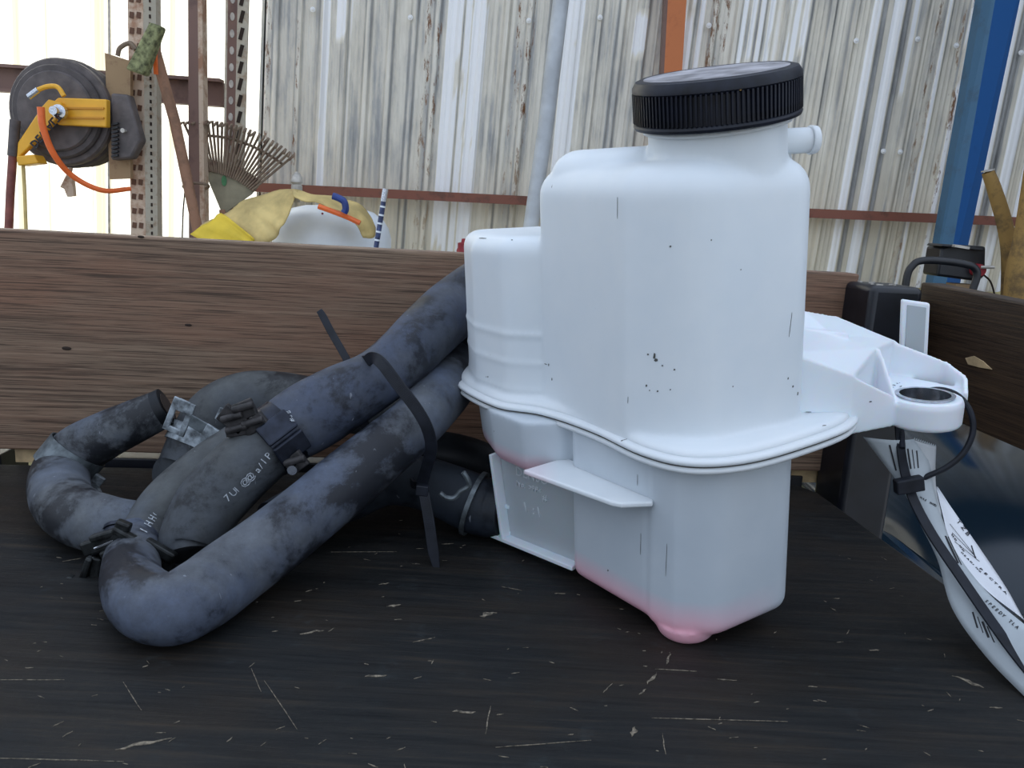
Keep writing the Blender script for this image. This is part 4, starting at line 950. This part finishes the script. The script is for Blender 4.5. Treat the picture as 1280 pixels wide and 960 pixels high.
# E: upper hose going behind the tank
HE, PE, rE, oE = hose('radiator_hose', 'upper hose rising right from the square black clamp to behind the tank', [
    (338, 552, .452, 38), (362, 536, .460, 43), (392, 518, .470, 45), (430, 496, .480, 42), (468, 475, .490, 37), (500, 450, .508, 37), (535, 415, .540, 38), (572, 382, .585, 38), (620, 350, .592, 36), (660, 345, .596, 34)], M_RUB_B)
# F: big front hose with elbow
HF, PF, rF, oF = hose('radiator_hose', 'large front hose with a low elbow at left, running up right under the zip tie', [
    (170, 690, .425, 32), (164, 722, None, 36), (180, 752, None, 43), (214, 762, None, 45), (252, 744, None, 46), (290, 716, None, 45), (335, 682, .405, 43), (385, 642, .425, 41), (435, 600, .445, 40), (480, 562, .465, 37), (520, 528, .48, 35), (548, 495, .520, 36), (575, 460, .582, 37), (612, 430, .592, 36), (660, 410, .594, 33)], M_RUB_C)
# G: lower hose clamped on the tank outlet
cw = lw(pb3)
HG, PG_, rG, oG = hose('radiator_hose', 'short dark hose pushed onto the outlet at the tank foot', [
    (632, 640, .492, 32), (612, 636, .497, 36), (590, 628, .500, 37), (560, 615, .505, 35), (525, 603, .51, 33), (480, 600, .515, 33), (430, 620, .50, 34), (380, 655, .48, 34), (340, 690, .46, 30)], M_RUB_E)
clampband(HG, PG_, rG, 15, M_BANDZN, .003, 'wire_clamp', ex=.0004, t_=.002)
g = G(); g.tube([V(q) - oG for q in cat([tuple(at(x, y, .462)) for x, y in ((579, 590), (585, 600), (586, 608), (576, 614), (568, 622), (558, 622), (550, 616))], 5)], .0016, 8); g.ob('clamp_ear', M_BANDZN, HG)
# H: dark hose arching behind, in shadow
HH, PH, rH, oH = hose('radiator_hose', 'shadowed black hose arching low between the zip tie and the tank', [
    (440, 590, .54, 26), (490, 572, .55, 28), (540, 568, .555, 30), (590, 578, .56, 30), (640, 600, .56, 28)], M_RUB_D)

# clamps that join hoses
def pat(x, y, Y): return at(x, y, Y)
t = thing('hose_clamp', 'square faced black clamp joining the cuffed hose to the upper hose', 'hose clamp', at(345, 548, .455)); o = t.location.copy()
axis = (at(392, 518, .470) - at(300, 588, .44)).normalized(); rc_ = 41 * .455 / FPX * 1.02
hoop((0, 0, 0), axis, rc_, .018, .0016, 48).ob('band', M_CLAMP, t, smooth='auto')
side = axis.cross(V((0, 1, 0))).normalized(); side = side if side.z < 0 else -side       # image lower-right
out = V((0, -1, 0)); out = (out - axis * out.dot(axis)).normalized()
sd2 = axis.cross(out).normalized(); sd2 = sd2 if sd2.z < 0 else -sd2
for k_2, (a_, w_) in enumerate(((-.25, .013), (.42, .013))):
    dirn = (out * math.cos(a_) + sd2 * math.sin(a_)).normalized(); tn_ = axis.cross(dirn).normalized()
    Rm = Matrix((axis, tn_, dirn)).transposed(); g = G(); g.box(dirn * (rc_ + .0028), (.020, w_, .003), Rm); g.ob('clamp_face', M_CLAMP, t, smooth=False, bevel=.001)
for (x, y, w, h, r_) in ((292, 524, .016, .011, 35), (306, 512, .012, .010, -25), (318, 530, .015, .008, -40), (298, 538, .014, .006, -10), (370, 578, .012, .010, -40)):
    q = at(x, y, .438) - o; g = G(); g.box(q, (w, .004, h), Matrix.Rotation(R(r_), 3, 'Y')); g.tube([q + V((-.006, -.003, 0)), q + V((.006, -.003, .004))], .0022, 10); g.ob('clamp_ear', simple('grimy_black_steel', (.03, .027, .027), .6, .2, var=.6, sc=200), t, smooth=False, bevel=.0012)
g = G(); g.lathe([(.0018, 0), (.0028, 0), (.0028, .003), (.0018, .003)], 14, Matrix.Translation(at(365, 588, .432) - o) @ Rz); g.ob('pin', M_STEEL, t)

t = thing('hose_clamp', 'grimy black spring clamp with a projecting foot at the lower left elbow', 'hose clamp', at(160, 688, .425)); o = t.location.copy()
axis2 = (at(183, 660, .44) - at(163, 715, .418)).normalized(); r2 = 31 * .43 / FPX
ht = hoop((0, 0, 0), axis2, r2 + .0010, .015, .0018, 48).ob('band', M_CLAMP, t, smooth='auto')
hoop(axis2 * .009, axis2, r2 + .002, .0022, .0016, 48).ob('raised_edge', M_CLAMP, t, smooth='auto')
hoop(axis2 * -.008, axis2, r2 + .002, .0022, .0016, 48).ob('raised_edge', M_CLAMP, t, smooth='auto')
M_GR = simple('oily_black_steel', (.020, .022, .022), .4, .5, var=.7, sc=180)
for (x, y, w, h, r_, dd_) in ((125, 680, .020, .008, -22, .404), (133, 668, .018, .004, -20, .402), (152, 664, .008, .012, 20, .402), (163, 672, .020, .004, 28, .40), (200, 688, .018, .006, 30, .402), (212, 702, .005, .014, 8, .404), (108, 712, .004, .016, 20, .41), (97, 735, .018, .003, -4, .41), (88, 727, .004, .007, 10, .408), (120, 718, .006, .022, 8, .412), (140, 690, .012, .006, -30, .402)):
    q = at(x, y, dd_) - o; g = G(); g.box(q, (w, .005, h), Matrix.Rotation(R(r_), 3, 'Y')); g.ob('clamp_lug', M_GR, t, smooth=False, bevel=.0012)
for (x0, y0, x1, y1) in ((118, 686, 142, 676), (150, 668, 186, 684), (156, 684, 200, 700), (160, 672, 166, 690)):
    G().tube([at(x0, y0, .399) - o, at(x1, y1, .399) - o], .0007, 6).ob('wire_edge', M_STEEL if x0 == 118 else M_CLAMPZN, t)

# printed characters
def hose_text(s_, x0, y0, x1, y1, size, parent, off):
    bpy.context.view_layer.update(); a_, n1, _ = surf(x0, y0); b_, n2, _ = surf(x1, y1)
    if a_ is None or b_ is None: return
    n_ = (n1 + n2).normalized(); xd = (b_ - a_).normalized(); yd = n_.cross(xd); step = (b_ - a_).length / max(1, len(s_))
    for i, ch in enumerate(s_):
        if ch == ' ': continue
        f = (i + .1) / len(s_); px = x0 + (x1 - x0) * f; py = y0 + (y1 - y0) * f; l_, n3, _ = surf(px, py)
        if l_ is None: continue
        text(ch, l_ + n3 * .0006 - off, xd, n3.cross(xd), size, M_PRINT, parent, 'printed_character', .0001)
hose_text('7UI@@', 284, 628, 315, 598, .0058, HD, oD)
hose_text('a/IP', 322, 592, 340, 570, .0058, HD, oD)
hose_text('IHHO', 182, 668, 202, 640, .0062, HC, oC)
hose_text('#8B', 368, 528, 362, 512, .0040, HE, oE)

# ================================================================== ZIP TIES
def tie_strap(pix, w_px, mat, parent, o, name, nrm=None, teeth=None, th_=.0013, taper=None):
    C_ = cat([tuple(at(*p[:3])) for p in pix], 8); P_ = [V(c) - o for c in C_]; m = len(P_)
    wid = [w_px * .47 / FPX * (1 if taper is None or i < m * .7 else 1 - (1 - taper) * (i - m * .7) / (m * .3)) for i in range(m)]
    g = G(); g.loft(strap_rings(P_, wid, th_, nrm or (0, -1, .1))); ob_ = g.ob(name, mat, parent, smooth='auto', bevel=.0003)
    if teeth:
        for i in range(*teeth):
            f = i / 2; j = int(f); 
            if j + 1 >= m: break
            p = P_[j].lerp(P_[j + 1], f - j); d_ = (P_[j + 1] - P_[j]).normalized(); x_ = d_.cross(V((0, -1, .1))).normalized(); y_ = x_.cross(d_)
            gg = G(); gg.box(p + y_ * (th_ * .5), (wid[j] * .62, .0009, .0008), Matrix((x_, d_, y_)).transposed()); gg.ob('tooth', mat, ob_, smooth=False)
    return ob_
t = thing('zip_tie', 'black zip tie bundling the two big hoses, its tail hanging down in front', 'zip tie', at(528, 612, .462)); o = t.location.copy()
M_TOOTH = M_ZIP
tie_strap([(458, 452, .478), (466, 447, .462), (478, 455, .453), (497, 480, .448), (520, 510, .445), (534, 535, .445), (539, 560, .448), (533, 585, .455), (527, 606, .461)], 15, M_ZIP, t, o, 'band', teeth=(30, 90))
tie_strap([(462, 449, .47), (448, 458, .50), (446, 500, .53), (470, 560, .53), (510, 600, .50), (526, 608, .465)], 14, M_ZIP, t, o, 'rear_band')
g = G(); g.box(at(528, 612, .457) - o, (.0075, .006, .0065), Matrix.Rotation(R(4), 3, 'Y')); g.ob('locking_head', M_ZIP, t, smooth=False, bevel=.0007)
tie_strap([(530, 616, .456), (536, 650, .452), (541, 685, .449), (546, 712, .447)], 14, M_ZIP, t, o, 'tail', teeth=(2, 22), taper=.5)
t = thing('zip_tie', 'second black zip tie sticking up behind the hoses against the brown board', 'zip tie', at(440, 462, .535)); o = t.location.copy()
tie_strap([(441, 464, .53), (430, 443, .535), (414, 415, .545), (404, 396, .55), (399, 388, .552)], 11, M_ZIP, t, o, 'tail', taper=.8, teeth=(2, 8))
tie_strap([(441, 464, .53), (455, 490, .52), (462, 515, .515)], 13, M_ZIP, t, o, 'hidden_band')

# ================================================================== TAG ON THE BRACKET
t = thing('tag_tie', 'long black zip tie looped through the bracket eye and trailing right', 'zip tie', at(1135, 605, .425)); o = t.location.copy()
p = [V(c) - o for c in cat([tuple(at(*q)) for q in ((1128, 560, .425), (1126, 520, .437), (1132, 502, .444), (1150, 491, .445), (1175, 487, .44), (1198, 495, .435), (1213, 515, .43), (1216, 540, .427), (1205, 565, .425), (1185, 583, .425), (1160, 595, .427), (1140, 603, .43))], 8)]
G().tube(p, .0016, 10).ob('loop', M_ZIP, t)
C_ = [V(c) - o for c in cat([tuple(at(*q)) for q in ((1123, 532, .432), (1126, 560, .427), (1131, 590, .424), (1142, 625, .417), (1165, 668, .405), (1200, 720, .388), (1240, 778, .368), (1275, 825, .352), (1330, 890, .33))], 8)]
g = G(); g.loft(strap_rings(C_, [.0045 + .0014 * min(1, i / 20) for i in range(len(C_))], .0013, (.2, -.9, .35))); so_ = g.ob('strap', M_ZIP, t, smooth='auto', bevel=.0003)
g = G(); g.box(at(1136, 606, .418) - o, (.015, .006, .008), Matrix.Rotation(R(-14), 3, 'Y')); g.ob('locking_head', M_ZIP, t, smooth=False, bevel=.0008)
def paper(left, right, mat, parent, o, name, k=6, cols=8, bow=.004, sgn=1):
    A_ = [V(c) for c in cat([tuple(at(*q)) for q in left], k)]; B_ = [V(c) for c in cat([tuple(at(*q)) for q in right], k)]; vs = []; fs = []
    for a_, b_ in zip(A_, B_):
        for j in range(cols + 1):
            u = j / cols; vs.append(a_.lerp(b_, u) + V((0, -sgn * bow * math.sin(math.pi * u), 0)) - o)
    for i in range(len(A_) - 1):
        for j in range(cols): a_ = i * (cols + 1) + j; fs.append((a_, a_ + 1, a_ + cols + 2, a_ + cols + 1))
    ob_ = mesh(name, vs, fs, mat, parent); m = ob_.modifiers.new('t', 'SOLIDIFY'); m.thickness = .00018; m.offset = -1; return ob_
t = thing('paper_label', 'curled white paper parts label with printed text and barcode, hanging from the bracket eye', 'label', at(1150, 580, .43)); o = t.location.copy()
L1_ = [(1079, 546, .432), (1105, 580, .432), (1128, 612, .428), (1150, 655, .418), (1172, 700, .405), (1190, 760, .385), (1232, 820, .364), (1290, 880, .338)]
R1b = [(1142, 549, .430), (1160, 575, .430), (1168, 612, .428), (1180, 655, .418), (1196, 692, .405), (1232, 738, .385), (1275, 776, .364), (1340, 825, .338)]
back = paper(L1_, R1b, M_PAPERB, t, o, 'printed_reverse')
top = paper([(1140, 549, .4305), (1152, 580, .430), (1160, 610, .428), (1172, 650, .42)], [(1170, 558, .434), (1169, 585, .434), (1170, 612, .432), (1176, 640, .424)], simple('grey_paper', (.55, .57, .58), .8, var=.06), t, o, 'folded_flap', bow=.002)
front = paper([(1171, 611, .432), (1178, 640, .424), (1192, 690, .408), (1228, 733, .388), (1275, 770, .367), (1330, 810, .34)], [(1172, 609, .432), (1196, 644, .430), (1228, 690, .418), (1258, 735, .400), (1290, 790, .375), (1340, 850, .34)], M_PAPER, t, o, 'printed_front', bow=-.002)
bpy.context.view_layer.update()
# serrated top edge
g = G()
for k in range(11):
    a_ = at(1142 + 2.6 * k, 549 + .9 * k, .431) - o; g.prism([a_, a_ + V((.0011, .0001, -.0004)), a_ + V((.0006, 0, .0011))], (0, .0002, 0))
tag(g.ob('serrated_edge', M_PAPERB, t, smooth=False), kind='stuff')
def print_bar(x0, y0, x1, y1, w, parent_t=t, name='bar'):
    bpy.context.view_layer.update(); a_, n1, o1 = surf(x0, y0); b_, n2, o2 = surf(x1, y1)
    if a_ is None or b_ is None or o1 not in (back, front, top) or o2 not in (back, front, top): return
    n_ = (n1 + n2).normalized(); x_ = (b_ - a_).cross(n_).normalized() * w / 2
    gg = G(); gg.prism([a_ + x_ + n_ * .0003 - o, b_ + x_ + n_ * .0003 - o, b_ - x_ + n_ * .0003 - o, a_ - x_ + n_ * .0003 - o], n_ * -.0002); gg.ob(name, M_INK, parent_t, smooth=False)
def lbl(s_, x0, y0, x1, y1, size, n_=1):
    bpy.context.view_layer.update()
    for i, ch in enumerate(s_):
        if ch == ' ': continue
        f = (i + .2) / len(s_); f2 = (i + 1) / len(s_)
        a_, n1, o1 = surf(x0 + (x1 - x0) * f, y0 + (y1 - y0) * f); b_, n2, o2 = surf(x0 + (x1 - x0) * f2, y0 + (y1 - y0) * f2)
        if o1 not in (back, front, top) or o2 is None: continue
        if n1.dot(CAMP - a_) < 0: n1 = -n1
        xd = (b_ - a_).normalized(); text(ch, a_ + n1 * .0003 - o, xd, n1.cross(xd), min(size, (b_ - a_).length * 1.35), M_INK, t, 'printed_character', .00005, .00005)
lbl('NAS NOD', 1149, 622, 1170, 634, .0042)
lbl('PBS', 1196, 712, 1212, 728, .0055)
lbl('SPEEDY TLA', 1230, 751, 1272, 787, .0045)
lbl('TZB', 1194, 650, 1210, 672, .0045)
lbl('NO HH', 1188, 668, 1204, 690, .0030)
lbl('HEADING', 1200, 690, 1225, 716, .0024)
lbl('SPECTRA', 1216, 704, 1258, 744, .0045)

for k, w in enumerate((.0008, .0004, .0010, .0005, .0009, .0004, .0007)):
    print_bar(1110 + 5.6 * k + 2, 556 + 1.2 * k, 1120 + 4.6 * k, 588 - k * .5, w, name='barcode_bar')
for k, w in enumerate((.0008, .0004, .0010, .0005)):
    print_bar(1175 + 3.3 * k, 668 + 1 * k, 1190 + 3.8 * k, 700 + 2 * k, w, name='barcode_bar')
for k, w in enumerate((.0008, .0004, .0010, .0005, .0007)):
    print_bar(1216 + 6 * k, 765 + 6 * k, 1222 + 7 * k, 785 + 6 * k, w, name='barcode_bar')
for k in range(3):
    print_bar(1187 + 3 * k, 655 + 15 * k - 4 * k, 1216 + 4 * k, 692 + 8 * k - 3 * k, .0002, name='ruled_line')
print_bar(1214, 682, 1219, 698, .0006, name='pen_stroke')
for o_ in COL.objects:
    if o_.parent is None and o_.get('category') == 'zip tie': o_['group'] = 'black zip ties'
    if o_.parent is None and o_.get('category') == 'hose clamp': o_['group'] = 'black clamps joining the hoses'
    if o_.parent is None and o_.get('category') == 'post': o_['group'] = 'uprights in front of the bright wall'
    if o_.parent is None and o_.get('category') == 'column': o_['group'] = 'painted steel columns before the metal wall'
